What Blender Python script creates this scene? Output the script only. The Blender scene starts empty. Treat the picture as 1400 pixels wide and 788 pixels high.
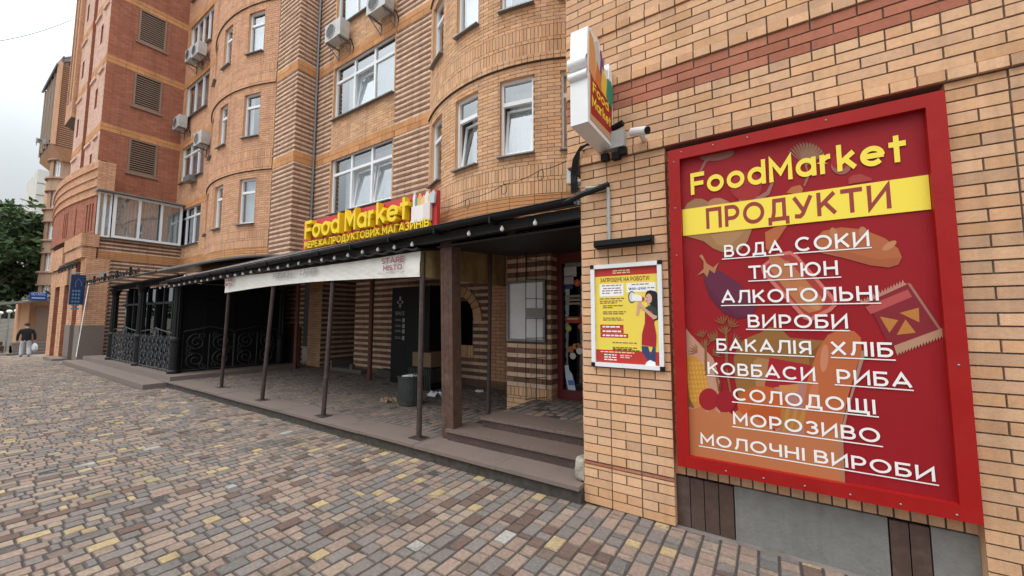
import bpy, math, random
import numpy as np
from mathutils import Vector, Matrix
R = math.radians
rnd = random.Random(7)
S = bpy.context.scene
COL = S.collection

# ------------------------------------------------------------------ camera, sky, sun, exposure
F_PX = 531.0; YAW, PIT, ROL = R(-33.45), R(4.56), R(0.11); EYE = 1.6
_f = Vector((math.sin(YAW)*math.cos(PIT), math.cos(YAW)*math.cos(PIT), math.sin(PIT)))
_r = Vector((math.cos(YAW), -math.sin(YAW), 0)); _u = _r.cross(_f)
CR = _r*math.cos(ROL)+_u*math.sin(ROL); CU = -_r*math.sin(ROL)+_u*math.cos(ROL); CF = _f
cam = bpy.data.cameras.new('camera'); camo = bpy.data.objects.new('camera', cam); COL.objects.link(camo)
cam.sensor_width = 36; cam.lens = 36*F_PX/1400; cam.clip_start = 0.05; cam.clip_end = 2000
M = Matrix(((CR.x, CU.x, -CF.x, 0), (CR.y, CU.y, -CF.y, 0), (CR.z, CU.z, -CF.z, EYE), (0, 0, 0, 1)))
camo.matrix_world = M
S.camera = camo
S.view_settings.view_transform = 'Standard'; S.view_settings.look = 'None'
S.view_settings.gamma = 1; S.view_settings.use_curve_mapping = False
S.view_settings.exposure = 0.22
S.render.engine = 'CYCLES'
S.cycles.max_bounces = 6; S.cycles.diffuse_bounces = 3; S.cycles.transparent_max_bounces = 12
SUN_EL, SUN_AZ = R(60), R(205)      # azimuth clockwise from +Y
w = bpy.data.worlds.new('World'); S.world = w; w.use_nodes = True
nt = w.node_tree; nt.nodes.clear()
out = nt.nodes.new('ShaderNodeOutputWorld'); bg = nt.nodes.new('ShaderNodeBackground')
sky = nt.nodes.new('ShaderNodeTexSky'); sky.sky_type = 'NISHITA'; sky.sun_disc = False
sky.sun_elevation = SUN_EL; sky.sun_rotation = SUN_AZ; sky.dust_density = 6; sky.air_density = 1.5
# overcast layer: brighter towards the zenith (the standard overcast distribution), with soft cloud mottling
tc = nt.nodes.new('ShaderNodeTexCoord'); sep = nt.nodes.new('ShaderNodeSeparateXYZ')
nt.links.new(tc.outputs['Generated'], sep.inputs[0])
mr = nt.nodes.new('ShaderNodeMapRange'); mr.interpolation_type = 'SMOOTHSTEP'; mr.inputs[1].default_value = .15; mr.inputs[2].default_value = .95
mr.inputs[3].default_value = 5.9; mr.inputs[4].default_value = 29.0
nt.links.new(sep.outputs['Z'], mr.inputs[0])
nz = nt.nodes.new('ShaderNodeTexNoise'); nz.inputs['Scale'].default_value = 3; nz.inputs['Detail'].default_value = 5
nt.links.new(tc.outputs['Generated'], nz.inputs['Vector'])
nm = nt.nodes.new('ShaderNodeMapRange'); nm.inputs[1].default_value = .3; nm.inputs[2].default_value = .7
nm.inputs[3].default_value = .93; nm.inputs[4].default_value = 1.06
nt.links.new(nz.outputs['Fac'], nm.inputs[0])
mu = nt.nodes.new('ShaderNodeMath'); mu.operation = 'MULTIPLY'
nt.links.new(mr.outputs[0], mu.inputs[0]); nt.links.new(nm.outputs[0], mu.inputs[1])
cc = nt.nodes.new('ShaderNodeVectorMath'); cc.operation = 'SCALE'; cc.inputs[0].default_value = (.93, .985, 1.02)
nt.links.new(mu.outputs[0], cc.inputs['Scale'])
mx = nt.nodes.new('ShaderNodeMix'); mx.data_type = 'RGBA'; mx.inputs['Factor'].default_value = .9
nt.links.new(sky.outputs[0], mx.inputs['A']); nt.links.new(cc.outputs[0], mx.inputs['B'])
nt.links.new(mx.outputs['Result'], bg.inputs['Color']); bg.inputs['Strength'].default_value = .105
nt.links.new(bg.outputs[0], out.inputs[0])
sl = bpy.data.lights.new('sun', 'SUN'); so = bpy.data.objects.new('sun', sl); COL.objects.link(so)
sl.energy = .7; sl.angle = R(30); sl.color = (1, .96, .9)
so.rotation_euler = (math.pi/2-SUN_EL, 0, math.pi-SUN_AZ)
so.location = (-5, -10, 20)

# ------------------------------------------------------------------ pixel -> point on a real plane
def ray(x, y): return CR*((x-700)/F_PX) - CU*((y-394)/F_PX) + CF
def aty(x, y, Y): d = ray(x, y); return Vector((0, 0, EYE)) + d*(Y/d.y)
def atx(x, y, X): d = ray(x, y); return Vector((0, 0, EYE)) + d*(X/d.x)
def atz(x, y, Z=0.0): d = ray(x, y); return Vector((0, 0, EYE)) + d*((Z-EYE)/d.z)

# ------------------------------------------------------------------ materials
MATS = {}
def mat(name, color=(.5, .5, .5), rough=.7, metal=0, spec=.5, noise=0, nscale=20, bump=0, bscale=60, attr=False, dirt=None, streak=False):
    if name in MATS: return MATS[name]
    m = bpy.data.materials.new(name); m.use_nodes = True; MATS[name] = m
    t = m.node_tree; b = t.nodes['Principled BSDF']
    b.inputs['Roughness'].default_value = rough; b.inputs['Metallic'].default_value = metal
    b.inputs['Specular IOR Level'].default_value = spec
    tc = t.nodes.new('ShaderNodeTexCoord')
    if attr:
        a = t.nodes.new('ShaderNodeAttribute'); a.attribute_name = 'col'; src = a.outputs['Color']
    else:
        a = t.nodes.new('ShaderNodeRGB'); a.outputs[0].default_value = (*color, 1); src = a.outputs[0]
    def nz(scale, detail=6, rg=.6):
        n = t.nodes.new('ShaderNodeTexNoise'); n.inputs['Scale'].default_value = scale; n.inputs['Detail'].default_value = detail
        n.inputs['Roughness'].default_value = rg
        t.links.new(tc.outputs['Object'], n.inputs['Vector']); return n
    if noise:
        n = nz(nscale); r = t.nodes.new('ShaderNodeMapRange'); r.inputs[1].default_value = .25; r.inputs[2].default_value = .75
        r.inputs[3].default_value = 1-noise; r.inputs[4].default_value = 1+noise
        t.links.new(n.outputs['Fac'], r.inputs[0])
        s = t.nodes.new('ShaderNodeVectorMath'); s.operation = 'SCALE'
        t.links.new(src, s.inputs[0]); t.links.new(r.outputs[0], s.inputs['Scale']); src = s.outputs[0]
    if dirt:                       # irregular stains: (colour, amount, scale)
        n = nz(dirt[2], 8, .7); r = t.nodes.new('ShaderNodeMapRange'); r.inputs[1].default_value = .52; r.inputs[2].default_value = .72
        r.inputs[3].default_value = 0; r.inputs[4].default_value = dirt[1]
        t.links.new(n.outputs['Fac'], r.inputs[0])
        mxx = t.nodes.new('ShaderNodeMix'); mxx.data_type = 'RGBA'; mxx.inputs['B'].default_value = (*dirt[0], 1)
        t.links.new(r.outputs[0], mxx.inputs['Factor']); t.links.new(src, mxx.inputs['A']); src = mxx.outputs['Result']
    if streak:                     # rain streaks: noise stretched along the vertical, with small pocks
        mp = t.nodes.new('ShaderNodeMapping'); mp.inputs['Scale'].default_value = (4.5, 4.5, .28); t.links.new(tc.outputs['Object'], mp.inputs[0])
        n = t.nodes.new('ShaderNodeTexNoise'); n.inputs['Scale'].default_value = 1.0; n.inputs['Detail'].default_value = 7; n.inputs['Roughness'].default_value = .65; t.links.new(mp.outputs[0], n.inputs['Vector'])
        r = t.nodes.new('ShaderNodeMapRange'); r.inputs[1].default_value = .5; r.inputs[2].default_value = .78; r.inputs[3].default_value = 1; r.inputs[4].default_value = .66; t.links.new(n.outputs['Fac'], r.inputs[0])
        n2 = nz(16, 10, .75); r2 = t.nodes.new('ShaderNodeMapRange'); r2.inputs[1].default_value = .60; r2.inputs[2].default_value = .70; r2.inputs[3].default_value = 1; r2.inputs[4].default_value = .78; t.links.new(n2.outputs['Fac'], r2.inputs[0])
        mm = t.nodes.new('ShaderNodeMath'); mm.operation = 'MULTIPLY'; t.links.new(r.outputs[0], mm.inputs[0]); t.links.new(r2.outputs[0], mm.inputs[1])
        s2 = t.nodes.new('ShaderNodeVectorMath'); s2.operation = 'SCALE'; t.links.new(src, s2.inputs[0]); t.links.new(mm.outputs[0], s2.inputs['Scale']); src = s2.outputs[0]
    t.links.new(src, b.inputs['Base Color'])
    if bump:
        n = nz(bscale, 8); bp = t.nodes.new('ShaderNodeBump'); bp.inputs['Strength'].default_value = bump; bp.inputs['Distance'].default_value = .01
        t.links.new(n.outputs['Fac'], bp.inputs['Height']); t.links.new(bp.outputs[0], b.inputs['Normal'])
    return m
def glass(name, tint=(.8, .85, .87), base=.22):
    m = bpy.data.materials.new(name); m.use_nodes = True; t = m.node_tree; t.nodes.clear(); MATS[name] = m
    o = t.nodes.new('ShaderNodeOutputMaterial'); mi = t.nodes.new('ShaderNodeMixShader')
    tr = t.nodes.new('ShaderNodeBsdfTransparent'); tr.inputs[0].default_value = (*tint, 1)
    gl = t.nodes.new('ShaderNodeBsdfGlossy'); gl.inputs['Roughness'].default_value = .015; gl.inputs[0].default_value = (.95, .98, 1, 1)
    fr = t.nodes.new('ShaderNodeFresnel'); fr.inputs[0].default_value = 1.6
    ge = t.nodes.new('ShaderNodeNewGeometry'); io = t.nodes.new('ShaderNodeMapRange'); io.inputs[3].default_value = 1.6; io.inputs[4].default_value = 1/1.6
    t.links.new(ge.outputs['Backfacing'], io.inputs[0]); t.links.new(io.outputs[0], fr.inputs[0])
    ad = t.nodes.new('ShaderNodeMath'); ad.operation = 'ADD'; ad.inputs[1].default_value = base; ad.use_clamp = True
    tcn = t.nodes.new('ShaderNodeTexCoord'); n = t.nodes.new('ShaderNodeTexNoise'); n.inputs['Scale'].default_value = 1.3
    bp = t.nodes.new('ShaderNodeBump'); bp.inputs['Strength'].default_value = .06; bp.inputs['Distance'].default_value = .05
    t.links.new(tcn.outputs['Object'], n.inputs['Vector']); t.links.new(n.outputs['Fac'], bp.inputs['Height']); t.links.new(bp.outputs[0], gl.inputs['Normal'])
    t.links.new(fr.outputs[0], ad.inputs[0]); t.links.new(ad.outputs[0], mi.inputs[0])
    t.links.new(tr.outputs[0], mi.inputs[1]); t.links.new(gl.outputs[0], mi.inputs[2]); t.links.new(mi.outputs[0], o.inputs[0])
    return m
mortar = mat('mortar', (.135, .105, .08), .95, noise=.25, nscale=30, bump=.4)
brick = mat('brick', attr=True, streak=True, rough=.88, spec=.25, noise=.10, nscale=38, bump=.35, bscale=140, dirt=((.16, .11, .08), .22, 1.3))
paver = mat('paver', attr=True, rough=.82, spec=.3, noise=.3, nscale=42, bump=.6, bscale=90, dirt=((.085, .07, .058), .8, 1.6))
sand_joint = mat('sand_joint', (.055, .047, .042), .95, noise=.3, nscale=60, bump=.4)
asphalt = mat('ground_paving', (.21, .175, .155), .9, noise=.3, nscale=7, bump=.3, bscale=30)
pvc = mat('white_pvc', (.78, .79, .8), .35, noise=.03)
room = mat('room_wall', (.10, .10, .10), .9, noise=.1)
curtain = mat('curtain', (.72, .74, .75), .9, noise=.08, nscale=9)
curtain2 = mat('grey_blind', (.33, .34, .35), .9, noise=.08, nscale=9)
tin = mat('sheet_metal', (.23, .235, .24), .5, .6, noise=.15)
pane_m = glass('pane_glass'); dark_pane = glass('dark_glass', (.14, .15, .15), .03)
black = mat('black_iron', (.006, .006, .007), .55, 0, spec=.3, noise=.3, bump=.2)
brownmetal = mat('brown_pole', (.055, .036, .032), .6, .2, noise=.35, nscale=14, bump=.15, dirt=((.12, .10, .09), .5, 5))
rust = mat('red_brown_pole', (.14, .045, .03), .6, .1, noise=.3, nscale=9)
wood = mat('weathered_wood', (.085, .042, .028), .8, noise=.4, nscale=16, bump=.5, bscale=30, dirt=((.17, .12, .09), .7, 3))
granite = mat('brown_granite', (.065, .040, .035), .45, noise=.8, nscale=70, bump=.12, dirt=((.11, .085, .075), .5, 4))
tread_m = mat('worn_tread', (.150, .106, .090), .6, noise=.55, nscale=75, bump=.15, dirt=((.12, .095, .085), .6, 5))
granite2 = mat('pale_granite', (.178, .135, .115), .6, noise=.4, nscale=110, bump=.15, dirt=((.11, .10, .09), .6, 3))
tile = mat('brown_tile', (.085, .05, .04), .45, noise=.3, nscale=18, dirt=((.19, .17, .15), .35, 6))
concrete = mat('plaster', (.20, .195, .18), .95, noise=.14, nscale=16, bump=.5, bscale=45, streak=True, dirt=((.14, .13, .115), .35, 7))
fabric = mat('awning_fabric', (.79, .77, .72), .85, noise=.05, nscale=3, bump=.12, bscale=5, dirt=((.6, .57, .52), .35, 2))
fabric2 = mat('yellowed_fabric', (.30, .21, .085), .9, noise=.25, nscale=5, bump=.4, bscale=9, dirt=((.10, .07, .04), .7, 3))
roofm = mat('roof_sheet', (.014, .011, .0105), .6, .1, noise=.3, nscale=10)
greyroof = mat('grey_roofing', (.23, .22, .21), .8, noise=.25, nscale=12, bump=.3)
redmetal = mat('red_paint', (.31, .008, .007), .5, spec=.22, noise=.1, nscale=5, bump=.06, bscale=300, dirt=((.34, .03, .022), .35, 3))
printm = mat('print', attr=True, rough=.55, spec=.2, noise=.03, nscale=3)
redvinyl = mat('red_vinyl', (.275, .010, .015), .5, spec=.2, noise=.07, nscale=2.2, bump=.08, bscale=4)
yellowpl = mat('yellow_plastic', (.83, .60, .012), .4, noise=.06)
signred = mat('sign_red', (.52, .035, .04), .45, noise=.05)
whitepl = mat('white_plastic', (.74, .75, .75), .4, noise=.05, nscale=8, dirt=((.45, .44, .41), .45, 4))
ac_case = mat('ac_casing', (.50, .50, .48), .5, noise=.08, nscale=6, dirt=((.2, .19, .17), .6, 3))
greypl = mat('grey_plastic', (.36, .37, .36), .5, noise=.1)
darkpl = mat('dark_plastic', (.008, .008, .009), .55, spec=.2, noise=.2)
binm = mat('bin_metal', (.045, .047, .048), .55, .3, noise=.3, dirt=((.12, .11, .1), .5, 9))
cardboard = mat('cardboard', (.22, .145, .085), .85, noise=.12)
louver_m = mat('louver_brown', (.25, .165, .115), .7, noise=.2)
white_text = mat('white_print', (.80, .77, .75), .5)
yellow_text = mat('yellow_print', (.84, .66, .055), .5)
maroon_text = mat('maroon_print', (.27, .024, .018), .5)
doorred = mat('door_red', (.115, .012, .014), .4, noise=.2)
bulbm = mat('bulb_glass', (.75, .74, .70), .25)
blue = mat('blue_sign', (.010, .028, .095), .4, noise=.1)
skin = mat('skin', (.45, .27, .2), .6); jacket = mat('black_jacket', (.012, .012, .015), .9, noise=.3)
trousers = mat('grey_trousers', (.46, .47, .49), .9, noise=.15, nscale=15); hairm = mat('dark_hair', (.03, .022, .018), .8)
shoe = mat('pale_shoes', (.3, .3, .3), .7); bagm = mat('white_bag', (.72, .73, .75), .5)
bark = mat('bark', (.09, .065, .05), .95, noise=.3, bump=.5)
leafm = mat('leaves', attr=True, rough=.6, noise=.15, nscale=3)
steel = mat('steel_rail', (.3, .3, .31), .4, .7)
globem = mat('lamp_globe', (.8, .8, .78), .3)
panelm = mat('pale_panel', (.55, .54, .49), .9, noise=.15, nscale=.3)
weed = mat('weed', (.07, .115, .03), .8, noise=.2)

# ------------------------------------------------------------------ mesh builder
class MB:
    def __init__(s): s.v = []; s.f = []; s.m = []; s.c = []
    def face(s, pts, m=0, c=(.5, .5, .5)):
        n = len(s.v); s.v.extend([tuple(p) for p in pts]); s.f.append(tuple(range(n, n+len(pts)))); s.m.append(m); s.c.append(c)
    def hexa(s, p, m=0, c=(.5, .5, .5), skip=()):      # p: 8 points, 0-3 back (ccw from outside view reversed), 4-7 front
        n = len(s.v); s.v.extend([tuple(q) for q in p])
        fs = {'back': (3, 2, 1, 0), 'front': (4, 5, 6, 7), 'bot': (0, 1, 5, 4), 'right': (1, 2, 6, 5), 'top': (2, 3, 7, 6), 'left': (3, 0, 4, 7)}
        for k, q in fs.items():
            if k in skip: continue
            s.f.append(tuple(n+i for i in q)); s.m.append(m); s.c.append(c)
    def fbox(s, fm, u0, u1, v0, v1, d0, d1, m=0, c=(.5, .5, .5), skip=()):
        s.hexa([fm(u0, v0, d0), fm(u1, v0, d0), fm(u1, v1, d0), fm(u0, v1, d0), fm(u0, v0, d1), fm(u1, v0, d1), fm(u1, v1, d1), fm(u0, v1, d1)], m, c, skip)
    def box(s, x0, x1, y0, y1, z0, z1, m=0, c=(.5, .5, .5)):
        s.fbox(lambda u, v, d: (u, y1-d, v), x0, x1, z0, z1, 0, y1-y0, m, c)
    def tube(s, pts, r, seg=6, m=0, c=(.5, .5, .5), closed=False, r1=None):
        pts = [Vector(p) for p in pts]; N = len(pts); rings = []
        up = None
        for i, p in enumerate(pts):
            a = pts[i-1] if (i or closed) else pts[0]; b = pts[(i+1) % N] if (i < N-1 or closed) else pts[-1]
            t = (b-a).normalized() if (b-a).length > 1e-9 else Vector((0, 0, 1))
            if up is None:
                up = Vector((0, 0, 1)) if abs(t.z) < .9 else Vector((1, 0, 0))
            x = t.cross(up)
            if x.length < 1e-4: x = t.cross(Vector((1, .3, 0)))
            x.normalize(); y = x.cross(t).normalized(); up = y
            rr = r if r1 is None else r+(r1-r)*i/(N-1)
            n = len(s.v)
            for k in range(seg):
                an = 2*math.pi*k/seg; s.v.append(tuple(p+x*math.cos(an)*rr+y*math.sin(an)*rr))
            rings.append(n)
        for i in range(N if closed else N-1):
            a, b = rings[i], rings[(i+1) % N]
            for k in range(seg):
                s.f.append((a+k, a+(k+1) % seg, b+(k+1) % seg, b+k)); s.m.append(m); s.c.append(c)
        if not closed:
            s.f.append(tuple(rings[0]+k for k in reversed(range(seg)))); s.m.append(m); s.c.append(c)
            s.f.append(tuple(rings[-1]+k for k in range(seg))); s.m.append(m); s.c.append(c)
    def lathe(s, prof, cx, cy, seg=16, m=0, c=(.5, .5, .5), flute=0):
        rings = []
        for (r, z) in prof:
            n = len(s.v); rings.append(n)
            for k in range(seg):
                an = 2*math.pi*k/seg; q = r*(1-flute*(k % 2)); s.v.append((cx+q*math.cos(an), cy+q*math.sin(an), z))
        for a, b in zip(rings, rings[1:]):
            for k in range(seg):
                s.f.append((a+k, a+(k+1) % seg, b+(k+1) % seg, b+k)); s.m.append(m); s.c.append(c)
        s.f.append(tuple(rings[-1]+k for k in range(seg))); s.m.append(m); s.c.append(c)
        s.f.append(tuple(rings[0]+k for k in reversed(range(seg)))); s.m.append(m); s.c.append(c)
    def prism(s, poly, fm, d0, d1, m=0, c=(.5, .5, .5)):          # poly [(u,v)] extruded from d0 to d1
        n = len(s.v); N = len(poly)
        for (u, v) in poly: s.v.append(tuple(fm(u, v, d0)))
        for (u, v) in poly: s.v.append(tuple(fm(u, v, d1)))
        s.f.append(tuple(n+N+i for i in range(N))); s.m.append(m); s.c.append(c)
        s.f.append(tuple(n+i for i in reversed(range(N)))); s.m.append(m); s.c.append(c)
        for i in range(N):
            j = (i+1) % N; s.f.append((n+i, n+j, n+N+j, n+N+i)); s.m.append(m); s.c.append(c)
    def build(s, name, mats, parent=None, smooth=False, label=None):
        if not isinstance(mats, (list, tuple)): mats = [mats]
        me = bpy.data.meshes.new(name); me.from_pydata(s.v, [], s.f)
        for x in mats: me.materials.append(x)
        me.polygons.foreach_set('material_index', s.m)
        if smooth: me.polygons.foreach_set('use_smooth', [True]*len(s.f))
        a = me.attributes.new('col', 'FLOAT_COLOR', 'FACE')
        ar = np.ones((len(s.f), 4), 'f'); ar[:, :3] = np.array(s.c, 'f').reshape(-1, 3); a.data.foreach_set('color', ar.ravel())
        me.update()
        return link(name, me, parent, label)
def link(name, me, parent=None, label=None):
    o = bpy.data.objects.new(name, me); COL.objects.link(o)
    if parent: attach(o, parent)
    if label: o['label'] = label
    return o
def attach(o, parent):
    o.parent = parent
    o.matrix_parent_inverse = Matrix.Translation(-parent.location) if parent.type == 'EMPTY' else Matrix()
def tag(o, label, cat, group=None):
    o['label'] = label; o['category'] = cat
    if group: o['group'] = group
    return o
def struct(o, kind='structure'): o['kind'] = kind; return o
def thing(name, loc, label, cat, group=None):
    e = bpy.data.objects.new(name, None); COL.objects.link(e); e.location = loc; e.empty_display_size = .1
    return tag(e, label, cat, group)
def copy_tree(o, parent=None):
    c = o.copy(); COL.objects.link(c)
    if parent: c.parent = parent; c.matrix_parent_inverse = o.matrix_parent_inverse.copy()
    for ch in o.children: copy_tree(ch, c)
    return c
# lettering drawn as monoline strokes (geometric sans), each stroke a thin extruded ribbon
def _arc(cx, cy, rx, ry, a0, a1, n=14): return [(cx+rx*math.cos(R(a0+(a1-a0)*i/n)), cy+ry*math.sin(R(a0+(a1-a0)*i/n))) for i in range(n+1)]
def _bowl(x0, x1, y0, y1): r = (y1-y0)/2; return [(x0, y1)]+_arc(x1-min(r*1.0, x1-x0), (y0+y1)/2, min(r, x1-x0), r, 90, -90, 12)+[(x0, y0)]
def _o(x0, x1, y0, y1, n=26): return _arc((x0+x1)/2, (y0+y1)/2, (x1-x0)/2, (y1-y0)/2, 0, 360, n)
GL = {
 'П': (.70, [[(0, 0), (0, 1), (.70, 1), (.70, 0)]]), 'Р': (.62, [[(0, 0), (0, 1)], _bowl(0, .62, .36, 1)]), 'О': (.92, [_o(0, .92, 0, 1)]),
 'Д': (.84, [[(0, -.2), (0, 0), (.84, 0), (.84, -.2)], [(.12, 0), (.2, .35), (.23, 1), (.70, 1), (.70, 0)]]), 'У': (.74, [[(0, 1), (.39, .3)], [(.74, 1), (.36, .12), (.24, 0), (.08, .02)]]),
 'К': (.68, [[(0, 0), (0, 1)], [(.66, 1), (0, .34)], [(.24, .58), (.68, 0)]]), 'Т': (.72, [[(0, 1), (.72, 1)], [(.36, 1), (.36, 0)]]), 'И': (.74, [[(0, 1), (0, 0), (.74, 1), (.74, 0)]]),
 'В': (.64, [[(0, 0), (0, 1)], _bowl(0, .58, .52, 1), _bowl(0, .64, 0, .52)]), 'А': (.86, [[(0, 0), (.43, 1), (.86, 0)], [(.15, .28), (.71, .28)]]), 'С': (.82, [_arc(.46, .5, .46, .5, 48, 312, 20)]),
 'Ю': (1.12, [[(0, 0), (0, 1)], [(0, .5), (.26, .5)], _o(.26, 1.12, 0, 1)]), 'Н': (.70, [[(0, 0), (0, 1)], [(.70, 0), (.70, 1)], [(0, .5), (.70, .5)]]), 'Л': (.76, [[(0, 0), (.08, .04), (.16, .35), (.19, 1), (.76, 1), (.76, 0)]]),
 'Г': (.54, [[(0, 0), (0, 1), (.54, 1)]]), 'Ь': (.62, [[(0, 1), (0, 0)], _bowl(0, .62, 0, .58)]), 'І': (0, [[(0, 0), (0, 1)]]), 'Б': (.62, [[(.58, 1), (0, 1), (0, 0)], _bowl(0, .62, 0, .56)]),
 'Я': (.64, [[(.64, 0), (.64, 1)], [(.64, 1)]+[(.64-x, y) for x, y in _bowl(0, .62, .36, 1)][1:], [(.34, .36), (.02, 0)]]), 'Х': (.70, [[(0, 1), (.70, 0)], [(.70, 1), (0, 0)]]),
 'З': (.60, [[(.0, .86)]+_arc(.29, .77, .27, .23, 140, -90, 12), _arc(.28, .27, .32, .27, 90, -145, 14)]), 'Щ': (1.0, [[(0, 1), (0, 0), (.9, 0), (.9, 1)], [(.45, 1), (.45, 0)], [(.9, 0), (1.02, 0), (1.02, -.2)]]),
 'Ш': (.94, [[(0, 1), (0, 0), (.94, 0), (.94, 1)], [(.47, 1), (.47, 0)]]), 'М': (.84, [[(0, 0), (0, 1), (.42, .3), (.84, 1), (.84, 0)]]), 'Ч': (.62, [[(0, 1), (0, .6), (.06, .46), (.2, .4), (.62, .46)], [(.62, 1), (.62, 0)]]),
 'Е': (.54, [[(.54, 1), (0, 1), (0, 0), (.56, 0)], [(0, .52), (.48, .52)]]), 'Є': (.80, [_arc(.46, .5, .46, .5, 48, 312, 20), [(.02, .5), (.5, .5)]]), 'Ж': (1.0, [[(.5, 0), (.5, 1)], [(0, 1), (.44, .5), (0, 0)], [(1, 1), (.56, .5), (1, 0)]]),
 '!': (0, [[(0, 1), (0, .32)], [(0, .08), (0, 0)]]), '–': (.5, [[(0, .42), (.5, .42)]]), '1': (.22, [[(0, .86), (.22, 1), (.22, 0)]]), '2': (.6, [_arc(.29, .72, .28, .28, 160, -30, 12)+[(.02, 0), (.6, 0)]]), '8': (.6, [_o(.05, .55, .53, 1), _o(0, .6, 0, .53)]), '0': (.64, [_o(0, .64, 0, 1)]),
 'F': (.54, [[(0, 0), (0, 1), (.56, 1)], [(0, .5), (.5, .5)]]), 'M': None, 'S': (.6, [_arc(.3, .75, .28, .25, 35, 270, 12)+_arc(.3, .25, .30, .25, 90, -145, 12)[1:]]), 'R': (.64, [[(0, 0), (0, 1)], _bowl(0, .62, .38, 1), [(.32, .38), (.64, 0)]]),
 'U': (.68, [[(0, 1), (0, .34)]+_arc(.34, .34, .34, .34, 180, 360, 12)+[(.68, 1)]]), 'L': (.5, [[(0, 1), (0, 0), (.5, 0)]]), 'G': (.86, [_arc(.46, .5, .46, .5, 45, 340, 20)+[(.88, .46), (.52, .46)]]), 'I': None,
 'o': (.68, [_o(0, .68, 0, .70)]), 'd': (.66, [_o(0, .66, 0, .70), [(.66, 0), (.66, 1.04)]]), 'a': (.66, [_o(0, .66, 0, .70), [(.66, 0), (.66, .70)]]), 'r': (.34, [[(0, 0), (0, .70)], [(0, .4)]+_arc(.3, .40, .30, .30, 180, 85, 8)]),
 'k': (.54, [[(0, 0), (0, 1.04)], [(.52, .70), (0, .24)], [(.2, .44), (.56, 0)]]), 'e': (.70, [[(.02, .36), (.66, .36)], _arc(.35, .35, .35, .35, 0, 318, 22)]), 't': (.40, [[(.17, .98), (.17, 0)], [(0, .70), (.40, .70)]]), ' ': (.30, [])}
for a_, b_ in (('M', 'М'), ('T', 'Т'), ('A', 'А'), ('E', 'Е'), ('O', 'О'), ('P', 'Р'), ('C', 'С'), ('I', 'І')): GL[a_] = GL[b_]
def text_part(name, s, m, parent, org, ux, uz, nrm, width, cap, extrude=.002, bold=.0, label=None, lift=0):
    t = .145+bold*1.1; strokes = []; x = 0.0; sp = (.13 if s.isascii() else .16)+.1*t
    for ch in s:
        w, st = GL[ch]
        for k, p in enumerate(st): strokes.append((k, [(x+t/2+px_, t/2+py_*(1-t)) for px_, py_ in p]))
        x += w+(t if ch != ' ' else 0)+sp*(1 if ch != ' ' else .4)
    tot = x-sp; sx = width/tot; O, U, Z, N = Vector(org), Vector(ux), Vector(uz), Vector(nrm); mb = MB()
    dl = max(.00003, extrude*.006)
    for k, p in strokes:
        P = [Vector(q) for q in p]; closed = (P[0]-P[-1]).length < 1e-6 and len(P) > 4
        if closed: P = P[:-1]
        n = len(P); L_, R_ = [], []
        for i in range(n):
            a = P[i-1] if (i or closed) else None; b = P[(i+1) % n] if (i < n-1 or closed) else None
            d1 = (P[i]-a).normalized() if a is not None else None; d2 = (b-P[i]).normalized() if b is not None else None
            ext = Vector((0, 0))
            if d1 is None: d1 = d2; ext = -d2*t/2 if n == 2 or True else ext
            if d2 is None: d2 = d1; ext = d1*t/2
            if (n > 8 and not closed): ext = ext*.1
            bi = (d1+d2); bi = bi.normalized() if bi.length > 1e-4 else d1; nr = Vector((-bi.y, bi.x)); c = max(.42, nr.dot(Vector((-d1.y, d1.x))))
            q = P[i]+ext*(1 if abs(d1.x) < .3 or abs(d1.y) < .3 else .35); L_.append(q+nr*(t/2/c)); R_.append(q-nr*(t/2/c))
        f = lambda q, d: O+U*(q.x*sx)+Z*(q.y*cap)+N*(lift+d)
        D = extrude+k*dl
        for i in range(n if closed else n-1):
            j = (i+1) % n
            mb.face([f(R_[i], D), f(R_[j], D), f(L_[j], D), f(L_[i], D)]); mb.face([f(L_[i], 0), f(L_[i], D), f(L_[j], D), f(L_[j], 0)][::-1]); mb.face([f(R_[i], 0), f(R_[j], 0), f(R_[j], D), f(R_[i], D)])
        if not closed:
            for i in (0, n-1): mb.face([f(L_[i], 0), f(R_[i], 0), f(R_[i], D), f(L_[i], D)])
    return mb.build(name, m, parent, label=label)
PX, NX, PY, NY, PZ = Vector((1, 0, 0)), Vector((-1, 0, 0)), Vector((0, 1, 0)), Vector((0, -1, 0)), Vector((0, 0, 1))

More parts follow.
